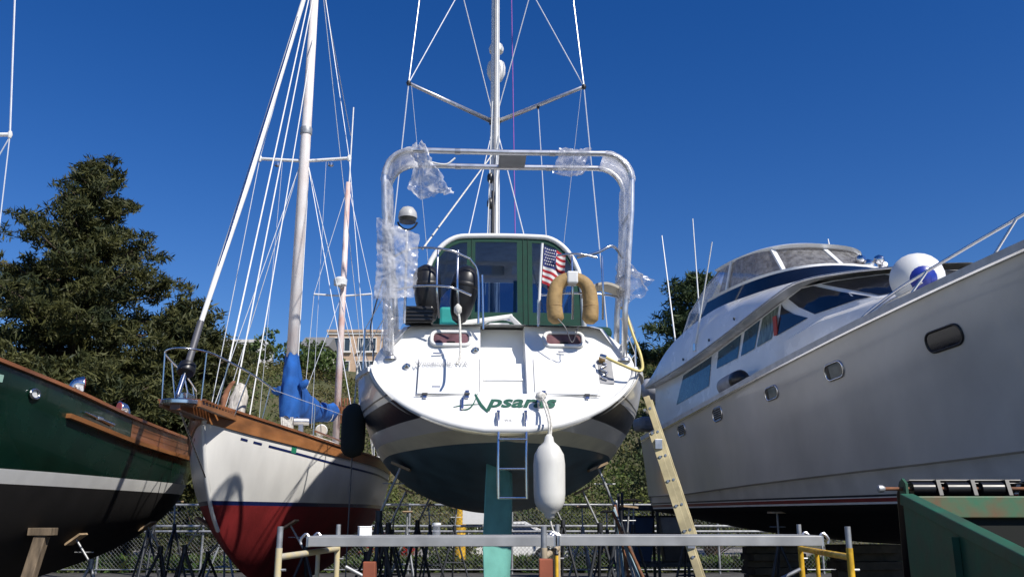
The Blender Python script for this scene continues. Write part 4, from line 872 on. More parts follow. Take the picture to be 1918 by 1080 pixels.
def cabin_block(name, y0, y1, hw, z0, z1, m, parent):
    G = [[Vector((sx*hw*w_, y, z)) for sx, w_, z in [(-1, 1, z0), (-1, .96, z1-.05), (-1, .85, z1), (0, 0, z1+.05), (1, .85, z1), (1, .96, z1-.05), (1, 1, z0)]] for y in (y0, y0+.05, y1-.05, y1)]
    mb = MB().grid(G); mb.add(G[0], [tuple(range(7))]); mb.add(G[-1], [tuple(range(7))]); return mb.build(name, m, parent, auto=35)
cabin_block('cabin', 1.9, 6.4, 1.0, 2.95, 3.34, GELD, GT); cabin_block('cockpit_coaming', .5, 1.7, 1.0, 2.9, 3.12, TEAK, GT)
MB().box((-1.3, 4.6, 3.22), (.30, .42, .10)).build('vent_box', GELD, GT, bevel=.02); MB().box((-1.25, 2.5, 3.10), (.5, .8, .10)).build('vent_box', GELD, GT, bevel=.02)
cowl(-1.3, 4.6, 3.25, (-.7, -.6, 0), GT, h=.22, m=STEEL, inner=mat('bright_red_inside', (.5, .03, .03), .5)); cowl(-1.25, 2.55, 3.14, (.6, .7, 0), GT, h=.2, m=STEEL); cowl(-.7, 5.9, 3.36, (.6, .7, 0), GT, h=.08, m=STEEL)
MB().box((-1.15, .9, 3.10), (.12, .12, .16)).build('stern_light', mat('red_lamp', (.45, .03, .03), .4), GT, bevel=.02); MB().box((-1.12, 1.3, 3.06), (.2, .5, .14)).build('deck_box', GELD, GT, bevel=.03)
for y in (.6, 1.6): tube('deck_hose', curve([(-1.3, y, 3.0), (-1.25, y+.2, 3.14), (-1.2, y+.4, 3.02)], 10), .02, GELD, GT)
gm = tube('mast', [(0, 6.4, 3.3), (0, 6.4, 15)], .10, ALUW, GT, 12)
sp_ = tube('spreader', [(0, 6.4, 6.58), (-.86, 6.3, 6.64)], .03, ALUW, gm); MB().lathe([(.02, -.05), (.035, 0), (.02, .05)], (-.87, 6.3, 6.64), 8).build('spreader_tip', GELD, sp_, auto=40)
tube('shroud', [(-.87, 6.3, 6.64), (-.02, 6.35, 14.8)], .012, WIRE, gm, 5); tube('shroud', [(-.87, 6.3, 6.64), (-.98, 6.3, 3.4)], .008, WIRE, gm, 5); tube('shroud', [(-.87, 6.3, 6.6), (-.2, 6.3, 4.9)], .008, WIRE, gm, 5)
# ================================================================= THE MOTOR YACHT
YA = math.atan2(.2, 1)
YT = thing('motor_yacht', 'large grey-hulled motor yacht with dark windows and canvas flybridge', 'motor yacht', (5.3, 21.3, 0), math.pi+YA)
# local: +y towards the bow; visible side is +x (picture left)
Yh = Hull([-.3, .5, 3, 6, 8, 10, 12, 14, 16, 18.2], [2.25, 2.3, 2.33, 2.33, 2.30, 2.18, 1.92, 1.50, .92, .03], [3.36, 3.42, 3.64, 3.94, 4.13, 4.33, 4.55, 4.78, 5.0, 5.2],
          [1.5, 1.35, 1.2, 1.15, 1.15, 1.2, 1.3, 1.5, 1.9, 2.9], [3.2, 3.2, 3, 2.7, 2.4, 2.1, 1.8, 1.6, 1.4, 1.2], [1.5]*10)
Yh.L = 18.2
class YHull(Hull): pass
def yw(y, z):
    """topsides fall in to the chine, then a vee bottom"""
    zs, zk = Yh.fs(y), Yh.fk(y); zc = 2.05+.03*max(0, y-2)+.004*max(0, y-9)**2; b = Yh.fb(y); fl = .94-.030*max(0, y-5) if y > 5 else .94
    fl = max(.25, fl); bc = b*fl
    if z >= zc: t = (z-zc)/(zs-zc); return bc+(b-bc)*t**1.25
    z1 = 1.72; w1 = bc-.05-(zc-z1)*.22
    if z >= z1: return bc-.05-(zc-z)*.22
    t = (z-zk)/max(.01, z1-zk); return max(0, w1)*max(0, t)**.7
Yh.w = yw
zch = lambda y: 2.05+.03*max(0, y-2)+.004*max(0, y-9)**2
Yh.band('hull_side', lambda y: zch(y), Yh.fs, GREYHULL, YT, rows=12, n=80, y0=-.3)
Yh.band('chine_flat', lambda y: zch(y)-.02, zch, GREYHULL, YT, rows=1, n=80, y0=-.3)
Yh.band('hull_below_chine', k(1.90), lambda y: zch(y)-.02, mat('lower_grey_hull', (.58, .565, .535), .3, var=.12, scale=2), YT, rows=4, n=80, y0=-.3)
Yh.band('boot_line', k(1.87), k(1.90), NAVYBAND, YT, rows=1, y0=-.3); Yh.band('white_line', k(1.855), k(1.87), GELD, YT, rows=1, y0=-.3)
Yh.band('red_stripe', k(1.80), k(1.855), mat('red_stripe', (.22, .025, .025), .4), YT, rows=1, y0=-.3); Yh.band('lower_white_line', k(1.77), k(1.80), GELD, YT, rows=1, y0=-.3)
Yh.band('hull_bottom', None, k(1.77), BLACKB, YT, rows=8, y0=-.3)
rows = [[Yh.pt(-.3, lerp(Yh.fk(-.3), 3.36, j/10), 1) for j in range(11)], [Yh.pt(-.3, lerp(Yh.fk(-.3), 3.36, j/10), -1) for j in range(11)]]
MB().grid(rows).build('transom', GREYHULL, YT)
for s in (1, -1):
    Yh.strip('toe_rail', lambda y: Yh.fs(y)-.06, lambda y: Yh.fs(y)+.035, mat('white_toe_rail', (.62, .62, .63), .3), YT, th=.03, side=s, y0=-.2, y1=18.1, n=70)
    Yh.strip('rub_rail', lambda y: Yh.fs(y)-.085, lambda y: Yh.fs(y)-.06, STEEL, YT, th=.045, side=s, y0=-.2, y1=18.1, n=70)
G = []
for i in range(61):
    y = -.3+18.4*i/60; a = Yh.pt(y, Yh.fs(y), 1); G.append([Vector((a.x*j/4, y, a.z-.02+.08*(1-(j/4)**2))) for j in range(-4, 5)])
MB().grid(G).build('deck', GELD, YT, smooth=True)
# portholes and vents in the topsides
def hullframe(y, z, s=1):
    p = Yh.pt(y, z, s); t1 = (Yh.pt(y+.15, z+.012, s)-Yh.pt(y-.15, z-.012, s)).normalized(); t2 = (Yh.pt(y, z+.1, s)-Yh.pt(y, z-.1, s)).normalized(); n_ = t1.cross(t2).normalized()
    if n_.x*s < 0: n_ = -n_
    return p, t1, t2, n_
for y, z, w_, h_, kind in ((10.28, 3.74, .58, .25, 0), (8.1, 3.67, .44, .23, 1), (6.30, 3.58, .40, .20, 1), (4.2, 3.46, .40, .24, 2), (2.40, 3.33, .40, .22, 2)):
    for s in (1, -1):
        p, t1, t2, n_ = hullframe(y, z, s); P = rrect(w_, h_, h_*.42)
        f = MB().tube([p+n_*.008+t1*a+t2*b for a, b in P+P[:1]], .017, 7, caps=False).build('porthole' if kind < 2 else 'hull_vent', STEEL if kind else BLACKP, YT, smooth=True)
        if kind < 2: MB().poly([p+n_*.008+t1*a+t2*b for a, b in P]).build('port_glass', GLASSDK if kind == 0 else mat('grey_port_glass', (.14, .17, .17), .08, var=.2), f)
        if kind == 1: MB().grid([[p+n_*.012+t1*a+t2*b for a, b in ((-w_*.44, -h_*.3), (-w_*.44, h_*.3))], [p+n_*.012+t1*a+t2*b for a, b in ((-w_*.27, -h_*.46), (-w_*.27, h_*.46))]]).build('port_shade', BLACKP, f)
        if kind == 2:
            MB().poly([p+n_*.006+t1*a+t2*b for a, b in P]).build('vent_back', BLACKP, f)
            for q in range(6): b_ = -h_*.40+h_*.16*q; hw_ = w_*.44*math.sqrt(max(.12, 1-(b_/(h_*.5))**2)); MB().bar(p+n_*.014+t1*-hw_+t2*b_, p+n_*.014+t1*hw_+t2*b_, .012, .012).build('vent_slat', GALV, f)
YWH = mat('yacht_white_paint', (.80, .80, .79), .25, var=.05, scale=2, coat=.3)
# deckhouse: lofted strip from aft side round the raked front
LB = [(-.6, 1.75, 3.85), (1.0, 1.77, 4.02), (2.8, 1.78, 4.22), (3.1, 1.78, 4.45), (5.6, 1.78, 4.64), (6.9, 1.74, 4.76), (7.9, 1.55, 4.79), (8.6, 1.28, 4.76), (9.2, .75, 4.76), (9.45, 0, 4.76)]
LT = [(-.6, 1.72, 4.64), (1.0, 1.72, 4.70), (2.8, 1.72, 4.86), (3.1, 1.72, 4.89), (5.75, 1.70, 5.26), (6.3, 1.58, 5.42), (7.05, 1.40, 5.36), (7.8, 1.08, 5.28), (8.3, .6, 5.24), (8.5, 0, 5.22)]
def cpt(L, u):
    t = u*(len(L)-1); i = min(int(t), len(L)-2); t -= i; a, b = L[i], L[i+1]; return Vector((lerp(a[1], b[1], t), lerp(a[0], b[0], t), lerp(a[2], b[2], t)))
def hp(u, v, s=1, off=0):
    a, b = cpt(LB, u), cpt(LT, u); p = a.lerp(b, v); d = cpt(LB, min(1, u+.02))-cpt(LB, max(0, u-.02)); n_ = Vector((d.y, -d.x, .25)).normalized(); 
    if n_.x < 0 and u < .7: n_ = -n_
    p = p+n_*off; return Vector((p.x*s, p.y, p.z))
us_ = np.linspace(0, 1, 73)
for s in (1, -1):
    base = [Vector((s*(cpt(LB, u).x+.02), cpt(LB, u).y+.05, Yh.fs(max(-.3, cpt(LB, u).y))-.03)) for u in us_]
    MB().grid([base, [hp(u, 0, s) for u in us_], [hp(u, 1, s) for u in us_]]).build('deckhouse_side', YWH, YT, auto=40)
def u_of(L, y):   # station parameter for a given y on curve
    for i in range(len(L)-1):
        if L[i][0] <= y <= L[i+1][0]: return (i+(y-L[i][0])/(L[i+1][0]-L[i][0]))/(len(L)-1)
    return 1.
def wpane(name, quad, m, s, off=.012, n=10):
    """quad: (u,v) bottom-left, bottom-right, top-right, top-left"""
    (a, b, c, d) = quad; G = []
    for i in range(n+1):
        t = i/n; lo = (lerp(a[0], b[0], t), lerp(a[1], b[1], t)); hi = (lerp(d[0], c[0], t), lerp(d[1], c[1], t))
        G.append([hp(lerp(lo[0], hi[0], q), lerp(lo[1], hi[1], q), s, off) for q in (0, .5, 1)])
    return MB().grid(G).build(name, m, YT, smooth=True)
ub = lambda y: u_of(LB, y)
for s in (1, -1):
    wpane('cabin_window', ((ub(.85), .05), (ub(2.7), .0), (ub(2.8), .93), (ub(1.25), .90)), GLASSBL, s)
    wpane('cabin_window', ((ub(3.12), .12), (ub(4.1), .06), (ub(4.15), .92), (ub(3.15), .9)), GLASSBL, s)
    wpane('cabin_window', ((ub(4.25), .05), (ub(4.83), .05), (ub(4.9), .93), (ub(4.3), .92)), GLASSBL, s)
    wpane('cabin_window', ((ub(4.92), .05), (ub(5.5), .05), (ub(5.6), .93), (ub(5.0), .93)), mat('curtained_glass', (.20, .25, .20), .15, var=.4, scale=5, stretch=(6, 6, .5)), s)
    wpane('quarter_window', ((ub(5.68), .05), (ub(6.75), .05), (ub(6.0)-.008, .72), (ub(5.75), .93)), GLASSDK, s)
    wpane('windscreen_pane', ((ub(6.95), .06), (ub(8.15), .08), (ub(7.35)-.01, .95), (ub(6.15), .93)), GLASSDK, s, n=18)
    wpane('windscreen_pane', ((ub(8.28), .10), (ub(9.0), .10), (ub(8.65), .93), (ub(7.5), .95)), GLASSDK, s, n=18)
    MB().box(hp(ub(5.62), .35, s, .03), (.02, .12, .34)).build('window_ornament', mat('red_ornament', (.45, .06, .04), .5), YT)
wpane('windscreen_pane', ((ub(9.08), .10), (1, .10), (1, .93), (ub(8.85), .93)), GLASSDK, 1); wpane('windscreen_pane', ((ub(9.08), .10), (1, .10), (1, .93), (ub(8.85), .93)), GLASSDK, -1)
# white trunk in front of the windscreen
G = []
for y, hw, zt in ((6.2, 1.92, 4.60), (7.2, 1.88, 4.72), (8.4, 1.62, 4.76), (9.4, 1.35, 4.76), (10.6, 1.05, 4.72), (12.0, .7, 4.72), (12.6, .3, 4.66)):
    z0 = Yh.fs(y)-.04; G.append([Vector((sx*hw*w_, y, z)) for sx, w_, z in [(-1, 1.02, z0), (-1, 1, zt-.12), (-1, .92, zt-.02), (0, 0, zt+.04), (1, .92, zt-.02), (1, 1, zt-.12), (1, 1.02, z0)]])
MB().grid(G).build('foredeck_trunk', YWH, YT, auto=50)
# roof / flybridge wing: fascia with pointed aft end
WBt = [(-.75, 4.62), (.5, 4.68), (2.0, 4.79), (4.0, 5.02), (5.85, 5.27), (6.6, 5.42), (7.5, 5.36), (8.4, 5.24)]
WTp = [(-.70, 4.72), (.5, 5.30), (1.6, 5.58), (3.0, 5.76), (4.3, 5.74), (5.7, 5.66), (7.1, 5.50), (8.5, 5.28)]
wof = [1.92, 1.95, 1.96, 1.96, 1.95, 1.78, 1.45, .95]; wot = [1.88, 1.85, 1.80, 1.72, 1.62, 1.45, 1.15, .75]
for_roof = []
for i in range(8):
    a = Vector((wof[i], WBt[i][0], WBt[i][1])); b = Vector((wot[i], WTp[i][0], WTp[i][1])); mid = (a+b)/2+Vector((.06, 0, 0)); inn = Vector((wot[i]-.25, b.y, b.z+.02))
    und = Vector((max(0, wof[i]-.3), a.y, a.z+.03))
    for_roof.append([und, a, mid, b, inn, Vector((0, b.y, b.z+.06))])
for s in (1, -1):
    sm = []
    for col in range(6): sm.append(curve([Vector((p[col].x*s, p[col].y, p[col].z)) for p in for_roof], 42))
    MB().grid(sm).build('flybridge_wing', YWH, YT, auto=50)
    MB().add([sm[c][0] for c in range(6)], [tuple(range(6))]).build('wing_end', YWH, YT)
    tube('drip_rail', [p+Vector((s*.012, 0, .02)) for p in sm[1]], .014, ALU, YT)
    for y, z in ((1.9, 4.90), (3.3, 5.06), (4.5, 5.24)): MB().lathe([(.03, 0), (.03, .02)], (s*1.985, y, z), 10, (1, 0, 0)).build('wing_light', BLACKP, YT, auto=40)
# flybridge: dark screen, enclosure windows, white hardtop
def ring(y0, y1, hw, z, n=32, pw=2.6):
    """D-shaped plan: aft corners at y0, rounded front at y1"""
    return [Vector((hw*math.copysign(abs(math.cos(a))**(2/pw), math.cos(a)), y0+(y1-y0)*abs(math.sin(a))**(2/pw), z)) for a in np.linspace(0, math.pi, n+1)]
A0, A1 = ring(2.0, 6.2, 1.60, 5.70), ring(2.2, 5.5, 1.50, 6.12)
for p in A0: p.z = 5.66+.10*sst((4-p.y)/2)
MB().grid([A0, A1]).build('flybridge_screen', GLASSDK, YT, smooth=True)
B0, B1 = ring(2.6, 5.15, 1.40, 6.20), ring(2.95, 4.5, 1.34, 6.76)
MB().grid([A1, [p+Vector((0, 0, .0)) for p in ring(2.3, 5.46, 1.52, 6.17)], B0]).build('flybridge_sill', YWH, YT, auto=40)
MB().grid([B0, B1]).build('enclosure_window', SMOKE, YT, smooth=True)
for i in (1, 9, 16, 23, 31): MB().bar(B0[i], B1[i], .09, .05).build('enclosure_mullion', YWH, YT)
T0, T1, T2 = ring(2.5, 4.6, 1.37, 6.74), ring(2.45, 4.68, 1.40, 6.79), ring(2.55, 4.45, 1.22, 6.87)
mb = MB().grid([T0, T1, T2]); mb.add(T2, [tuple(range(33))]); mb.add(T0, [tuple(reversed(range(33)))]); mb.build('hardtop', YWH, YT, auto=40)
for s in (1, -1):
    MB().grid([[Vector((s*1.50, 2.45, 6.15)), Vector((s*1.34, 2.95, 6.76))], [Vector((s*1.55, 1.6, 5.75)), Vector((s*1.36, 1.9, 6.55))], [Vector((s*1.6, .75, 5.45)), Vector((s*1.40, 1.0, 6.15))]]).build('side_curtain', CLEARB, YT)
    tube('curtain_edge', [(s*1.6, .75, 5.4), (s*1.40, 1.0, 6.15), (s*1.36, 1.9, 6.55), (s*1.34, 2.6, 6.75)], .02, ALU, YT)
MB().grid([[Vector((x, .75, 5.5)), Vector((x*.88, 1.0, 6.15)), Vector((x*.85, 1.9, 6.55)), Vector((x*.83, 2.55, 6.75))] for x in (-1.6, 0, 1.6)]).build('aft_curtain', CLEARB, YT)
MB().box((.9, .1, 5.52), (.7, .6, .35)).build('flybridge_seat', YWH, YT, bevel=.05)
for i in range(5): MB().lathe([(.02, -.1), (.09, -.05), (.10, .03), (.05, .1)], (-.5-.12*i, 4.95+.06*(i % 2), 6.42-.10*(i % 3)), 10, (random.uniform(-1, 1), 1, .2)).build('search_light', STEEL, YT, auto=50)
# whip antennas
for a, b in (((1.96, 2.5, 5.06), (1.80, 3.3, 7.15)), ((1.62, .62, 5.35), (1.66, .12, 8.3)), ((1.0, .65, 5.45), (1.0, .52, 8.65)), ((-1.0, 3.2, 6.8), (-1.0, 3.1, 7.45))):
    an = tube('whip_antenna', [a, b], [.022, .012], ALUW, YT, 6); MB().box(Vector(a)+Vector((0, 0, .0)), (.06, .10, .16)).build('antenna_mount', STEEL, an, bevel=.01)
# bow rail
rl = [Vector((1.98, 8.3, 4.28)), Vector((1.96, 8.75, 4.42)), Vector((1.90, 9.5, 4.62)), Vector((1.82, 10.6, 4.80)), Vector((1.70, 11.8, 5.0)), Vector((1.45, 13.4, 5.35)), Vector((1.0, 15.2, 5.65)), Vector((.3, 17.4, 5.9))]
for s in (1, -1):
    br = tube('bow_rail', curve([Vector((p.x*s, p.y, p.z)) for p in rl], 50), .022, STEEL, YT)
    for y, x in ((10.0, 1.88), (11.4, 1.75), (12.9, 1.55), (14.6, 1.2)):
        p = min(curve([Vector((q.x*s, q.y, q.z)) for q in rl], 60), key=lambda q: abs(q.y-y)); b_ = Yh.pt(y-.25, Yh.fs(y-.25), s, -.10); tube('rail_post', [p, b_], .018, STEEL, br)
MB().box((1.95, 8.15, 4.2), (.12, .5, .14)).build('rail_base', GELD, YT, bevel=.04)
tube('cleat', [(1.80, 9.55, 4.36), (1.82, 9.85, 4.42), (1.78, 10.1, 4.42)], .035, STEEL, YT)
tube('cleat', [(2.15, 3.6, 3.76), (2.15, 3.95, 3.76)], .022, BLACKP, YT)
YM = Matrix.Translation((5.3, 21.3, 0)) @ Matrix.Rotation(math.pi+YA, 4, 'Z')
def ything(name, label, cat, p): return thing(name, label, cat, YM @ Vector(p), math.pi+YA)
t = ything('ball_fender', 'big white ball fender with blue ends lying on the yacht foredeck', 'fender', (1.50, 9.25, 4.80))
MB().lathe([(.02, -.38), (.15, -.36), (.25, -.29), (.33, -.17), (.36, -.03), (.36, .07), (.32, .18), (.24, .27), (.18, .31)], (0, 0, .0), 24, (.35, .90, -.25)).build('ball', GELD, t, auto=60)
MB().lathe([(.185, .305), (.15, .34), (.09, .37), (.08, .42), (.02, .44)], (0, 0, .0), 20, (.35, .90, -.25)).build('end_cap', mat('royal_blue_vinyl', (.02, .04, .30), .3), t, auto=60)
tube('lanyard', curve([(.2, .36, -.15), (.30, .15, -.25), (.35, -.2, -.3), (.3, -.5, -.32)], 14), .014, ROPE, t)
t = ything('side_fender', 'grey cylinder fender lying on the yacht side deck', 'fender', (2.12, 4.55, 4.0))
MB().lathe([(.02, -.52), (.10, -.48), (.17, -.36), (.18, -.2), (.18, .12), (.16, .18)], (0, 0, .0), 20, (0, 1, .08)).build('body', FENDG, t, auto=60); MB().lathe([(.165, .17), (.18, .2), (.17, .36), (.10, .48), (.02, .52)], (0, 0, 0), 20, (0, 1, .08)).build('dark_end', BLACKP, t, auto=60)
t = ything('dinghy_outboard', 'grey outboard engine and dinghy stowed at the yacht stern', 'outboard motor', (1.2, -1.6, 0))
MB().lathe([(.05, -.50), (.22, -.45), (.30, -.2), (.31, .2), (.25, .45), (.08, .55)], (0, 0, 4.72), 18, (1, .2, .05)).build('cowl', mat('silver_cowl', (.40, .41, .43), .3), t, auto=60)
MB().box((0, -.0, 4.2), (.3, .3, .8)).build('leg', BLACKP, t, bevel=.06); MB().bar((-1.2, 0, 3.85), (.7, 0, 3.85), .7, .35).build('dinghy_tube', mat('grey_inflatable', (.2, .2, .21), .6), t, bevel=.12)
for x in (-.9, .4): tube('davit', [(x, .9, 3.4), (x, .4, 3.62), (x, -.1, 3.68)], .05, STEEL, t)
# ================================================================= SCAFFOLD
SC = thing('scaffold', 'yellow pipe scaffold standing behind the transom', 'scaffold', (0, 0, 0))
def sframe(xn, yn, xf, yf, paint, h=1.54):
    f = None
    for x, y in ((xn, yn), (xf, yf)):
        o = MB().tube([(x, y, 0), (x, y, h-.13)], .0215, 10).build('frame_post', paint, SC, auto=50)
        MB().tube([(x, y, h-.13), (x, y, h)], .019, 10).build('coupling_pin', GALV, o, auto=50); MB().box((x, y, .01), (.1, .1, .02)).build('base_plate', GALV, o)
        for z in (.95, 1.28): tube('brace_stud', [(x, y, z), (x+.05, y, z)], .008, GALV, o, 6)
    for z in (.35, 1.355): MB().tube([(xn, yn, z), (xf, yf, z)], .021, 10).build('frame_bar', paint, SC, auto=50)
    a, b = Vector((xn, yn, 1.355)), Vector((xf, yf, 1.355))
    for t_ in (.62,): p = a.lerp(b, t_); MB().tube([p, Vector((p.x, p.y, .35))], .016, 8).build('frame_strut', paint, SC, auto=50)
sframe(-1.45, 5.75, -1.37, 7.25, YELW); sframe(.20, 5.80, .36, 7.30, mat('bare_worn_yellow', (.52, .42, .28), .65, var=.25, scale=8)); sframe(2.10, 5.75, 2.28, 7.3, YEL)
for a, b in (((-1.30, 7.25, 1.22), (.34, 7.3, .40)), ((2.26, 7.28, 1.20), (.40, 7.28, .35)), ((-1.46, 5.75, .95), (.18, 5.8, .2)), ((.25, 5.8, .95), (1.0, 5.8, .6))): tube('cross_brace', [a, b], .015, GALV, SC)
def plank(label, a, b, w=.48):
    t = thing('scaffold_plank', label, 'plank', ((a[0]+b[0])/2, (a[1]+b[1])/2, a[2])); d = (Vector(b)-Vector(a))/2
    for s in (-1, 1): MB().bar(-d+Vector((0, s*w/2, .0)), d+Vector((0, s*w/2, .0)), .03, .066).build('side_beam', PLANKM, t, bevel=.004)
    MB().bar(-d+Vector((0, 0, .028)), d+Vector((0, 0, .028)), w-.04, .016).build('deck_board', PLANKM, t)
    for e in (-1, 1):
        MB().bar(d*e+Vector((0, -w/2, 0)), d*e+Vector((0, w/2, 0)), .03, .07).build('end_cap', ALU, t)
        for s in (-1, 1): tube('hook', curve([d*e+Vector((0, s*w*.4, .02)), d*e+Vector((e*.03, s*w*.4, .05)), d*e+Vector((e*.065, s*w*.4, .01)), d*e+Vector((e*.06, s*w*.4, -.02))], 8), .010, ALU, t, 6)
plank('grey aluminium plank between the worn scaffold frames', (-1.40, 6.58, 1.434), (.285, 6.58, 1.436)); plank('grey aluminium plank reaching the bright yellow scaffold frame', (.325, 6.58, 1.438), (2.13, 6.58, 1.437))
t = thing('paint_carton', 'small white carton sitting on the scaffold plank', 'carton', (-1.06, 6.62, 1.465)); box('carton', (0, 0, .03), (.09, .09, .06), GELD, t, Matrix.Rotation(.3, 4, 'Z')); box('carton_lid', (0, 0, .064), (.095, .095, .008), ALUW, t, Matrix.Rotation(.3, 4, 'Z'))
t = thing('clear_jar', 'small clear jar sitting on the scaffold plank', 'jar', (-.55, 6.7, 1.465)); MB().lathe([(.028, 0), (.03, .01), (.026, .06), (.03, .075)], (0, 0, 0), 14).build('jar', FILM, t, auto=40); MB().lathe([(.032, .075), (.032, .09), (.005, .092)], (0, 0, 0), 14).build('lid', GELD, t, auto=40)
for x, y, lab in ((-.98, 6.4, 'red-brown block on a timber under the plank with the white carton'), (.20, 5.45, 'red-brown block on a timber in front of the middle frame')):
    t = thing('block_post', lab, 'block', (x, y, 0)); box('timber', (0, 0, .48), (.12, .12, .96), WOOD, t); box('block', (0, 0, 1.13 if y > 6 else 1.16), (.085, .085, .34 if y > 6 else .4), BRICKR, t)
t = thing('yellow_stake', 'thin yellow stake standing beside the middle scaffold frame', 'stake', (.26, 5.4, 0)); tube('stake', [(0, 0, 0), (0, 0, 1.39)], .011, YEL, t); MB().lathe([(.011, 0), (.013, .01), (.004, .03)], (0, 0, 1.38), 8).build('tip', RUBBER, t)
# ================================================================= DUMPSTER
DT_ = thing('dumpster', 'green steel dumpster with black lids folded back', 'dumpster', (3.0, 4.4, -.03))
prof = [(0, .15), (0, 1.15), (.6, 1.27), (2.6, 1.76), (2.6, .15)]   # (y,z) side outline, high at the back
Wd = 2.0
for x in (0, Wd):
    MB().poly([(x, y, z) for y, z in prof], .02, (1 if x == 0 else -1, 0, 0)).build('side_wall', DUMPG, DT_)
    for (a, b) in zip(prof[1:3], prof[2:4]): MB().bar((x+.03*(1 if x == 0 else -1), a[0], a[1]), (x+.03*(1 if x == 0 else -1), b[0], b[1]), .105, .085).build('side_rim', DUMPG, DT_, bevel=.008)
    for y in (.9, 1.8): MB().bar((x-.03*(1 if x == 0 else -1), y, .2), (x-.03*(1 if x == 0 else -1), y, 1.1+.22*y), .06, .05, up=(1, 0, 0)).build('side_rib', DUMPG, DT_)
MB().box((Wd/2, 2.59, .95), (Wd-.04, .02, 1.6)).build('back_wall', mat('shade_dark_steel', (.012, .014, .012), .9), DT_); MB().box((Wd/2, .01, .65), (Wd-.04, .02, 1.0)).build('front_wall', DUMPG, DT_); MB().box((Wd/2, 1.3, .16), (Wd-.04, 2.56, .02)).build('floor_plate', RUST, DT_)  # back wall near-black: shade inside the bin is painted into its colour
MB().box((Wd/2, 2.56, 1.70), (Wd-.10, .05, .16)).build('back_rim', RUSTG, DT_, bevel=.008)
tube('hinge_rod', [(-.08, 2.72, 1.84), (Wd+.08, 2.72, 1.84)], .014, RUST, DT_); MB().lathe([(.012, -.06), (.03, -.05), (.03, -.02), (.018, 0)], (-.08, 2.72, 1.84), 10, (1, 0, 0)).build('rod_nut', GALV, DT_, auto=40)
MB().poly([(.06, 2.66, 1.74), (.06, 2.78, 1.74), (.06, 2.78, 1.88), (.06, 2.72, 1.92), (.06, 2.66, 1.88)], .02, (1, 0, 0)).build('hinge_bracket', DUMPG, DT_)
for li in range(2):
    x0 = .10+li*.98
    ld = MB().grid([[Vector((x, 2.76, 1.88)), Vector((x, 2.86, 1.90)), Vector((x, 2.93, 1.80)), Vector((x, 2.98, .7))] for x in np.linspace(x0+.42*(li == 0)*0, x0+.94, 12)]).build('lid', BLACKP, DT_, auto=50, solid=.012)
    for j in range(3): tube('lid_barrel', [(x0+.03+.27*j, 2.72, 1.84), (x0+.20+.27*j, 2.72, 1.84)], .05, BLACKP, ld, 12); MB().poly([(x0+.22+.27*j, 2.66, 1.79), (x0+.22+.27*j, 2.85, 1.79), (x0+.22+.27*j, 2.85, 1.90), (x0+.22+.27*j, 2.70, 1.91)], .03, (1, 0, 0)).build('lid_lug', BLACKP, ld)
    for j in range(5): tube('lid_ridge', [(x0+.04, 2.775+.02*j, 1.905-.004*j), (x0+.92, 2.775+.02*j, 1.905-.004*j)], .009, RUBBER, ld, 6)
# ================================================================= JACK STANDS AND BLOCKING
def stand(loc, ztop, rz, label, m=STANDM, lean=(0, 0), spread=.42, group='jack stands under the hulls'):
    t = thing('jack_stand', label, 'boat stand', (loc[0], loc[1], 0), rz, group)
    hub = Vector((0, 0, ztop*.72))
    for a in (90, 210, 330):
        f = Vector((spread*math.cos(R(a)), spread*math.sin(R(a)), .02)); tube('leg', [f, hub], .026, m, t); 
    for a, b in ((90, 210), (210, 330), (330, 90)): tube('tie_bar', [Vector((spread*.66*math.cos(R(q)), spread*.66*math.sin(R(q)), ztop*.25)) for q in (a, b)], .012, m, t, 6)
    MB().lathe([(.045, -.06), (.045, .08)], hub, 10).build('collar', m, t, auto=40)
    tp = Vector((lean[0], lean[1], ztop)); tube('screw', [hub, tp], .018, GALV, t); d = (tp-hub).normalized()
    MB().box(tp+d*.015, (.26, .26, .03), frame_m(d)).build('pad', WOOD, t)
    tube('handle', [tp-d*.22-Vector((.14, 0, 0)), tp-d*.22+Vector((.14, .02, 0))], .009, GALV, t, 6)
def frame_m(d):
    z, x, y = frame(d); return Matrix((x, y, z)).transposed()
def under(Hh, M, y, s, frac):   # a point on the hull underside
    zk, zs = Hh.fk(y), Hh.fs(y); z = zk+(zs-zk)*frac; return M @ Hh.pt(y, z, s)
KM = Matrix.Translation((-4.19, 22.5, 0)) @ Matrix.Rotation(math.pi-.014, 4, 'Z'); GM = Matrix.Translation((-7.72, 17.5, 0)) @ Matrix.Rotation(math.pi, 4, 'Z')
for Hh, M, nm, lst in ((H, CM, 'navy-bottomed sailboat', ((2.2, -1, .22), (2.2, 1, .22), (4.6, -1, .2), (4.6, 1, .2), (7.6, -1, .2), (7.6, 1, .2))), (K, KM, 'red-bottomed ketch', ((2.0, 1, .42), (2.0, -1, .42), (5.0, 1, .42), (5.0, -1, .42), (7.6, 1, .42), (7.6, -1, .40))),
                     (V, GM, 'dark green sailboat', ((1.4, -1, .30), (3.6, -1, .30), (6.2, -1, .40), (2.5, 1, .3), (6.0, 1, .4)))):
    for i, (y, s, fr) in enumerate(lst):
        p = under(Hh, M, y, s, fr); c = M @ Vector((0, y, 0)); o = (Vector((p.x-c.x, p.y-c.y, 0))).normalized(); q = p+o*.30
        side = 'starboard' if s > 0 else 'port'
        pos = ('first', 'second', 'third')[min(2, i//2)] if Hh is not V else ('first', 'second', 'third', 'first', 'second')[i]
        stand((q.x, q.y), p.z-.05, math.atan2(o.y, o.x), f'{pos} jack stand from the stern, {side} side of the {nm}', (STANDM, STANDL)[(i+(s > 0)) % 2 if Hh is not K else 0], lean=(-.26, 0))
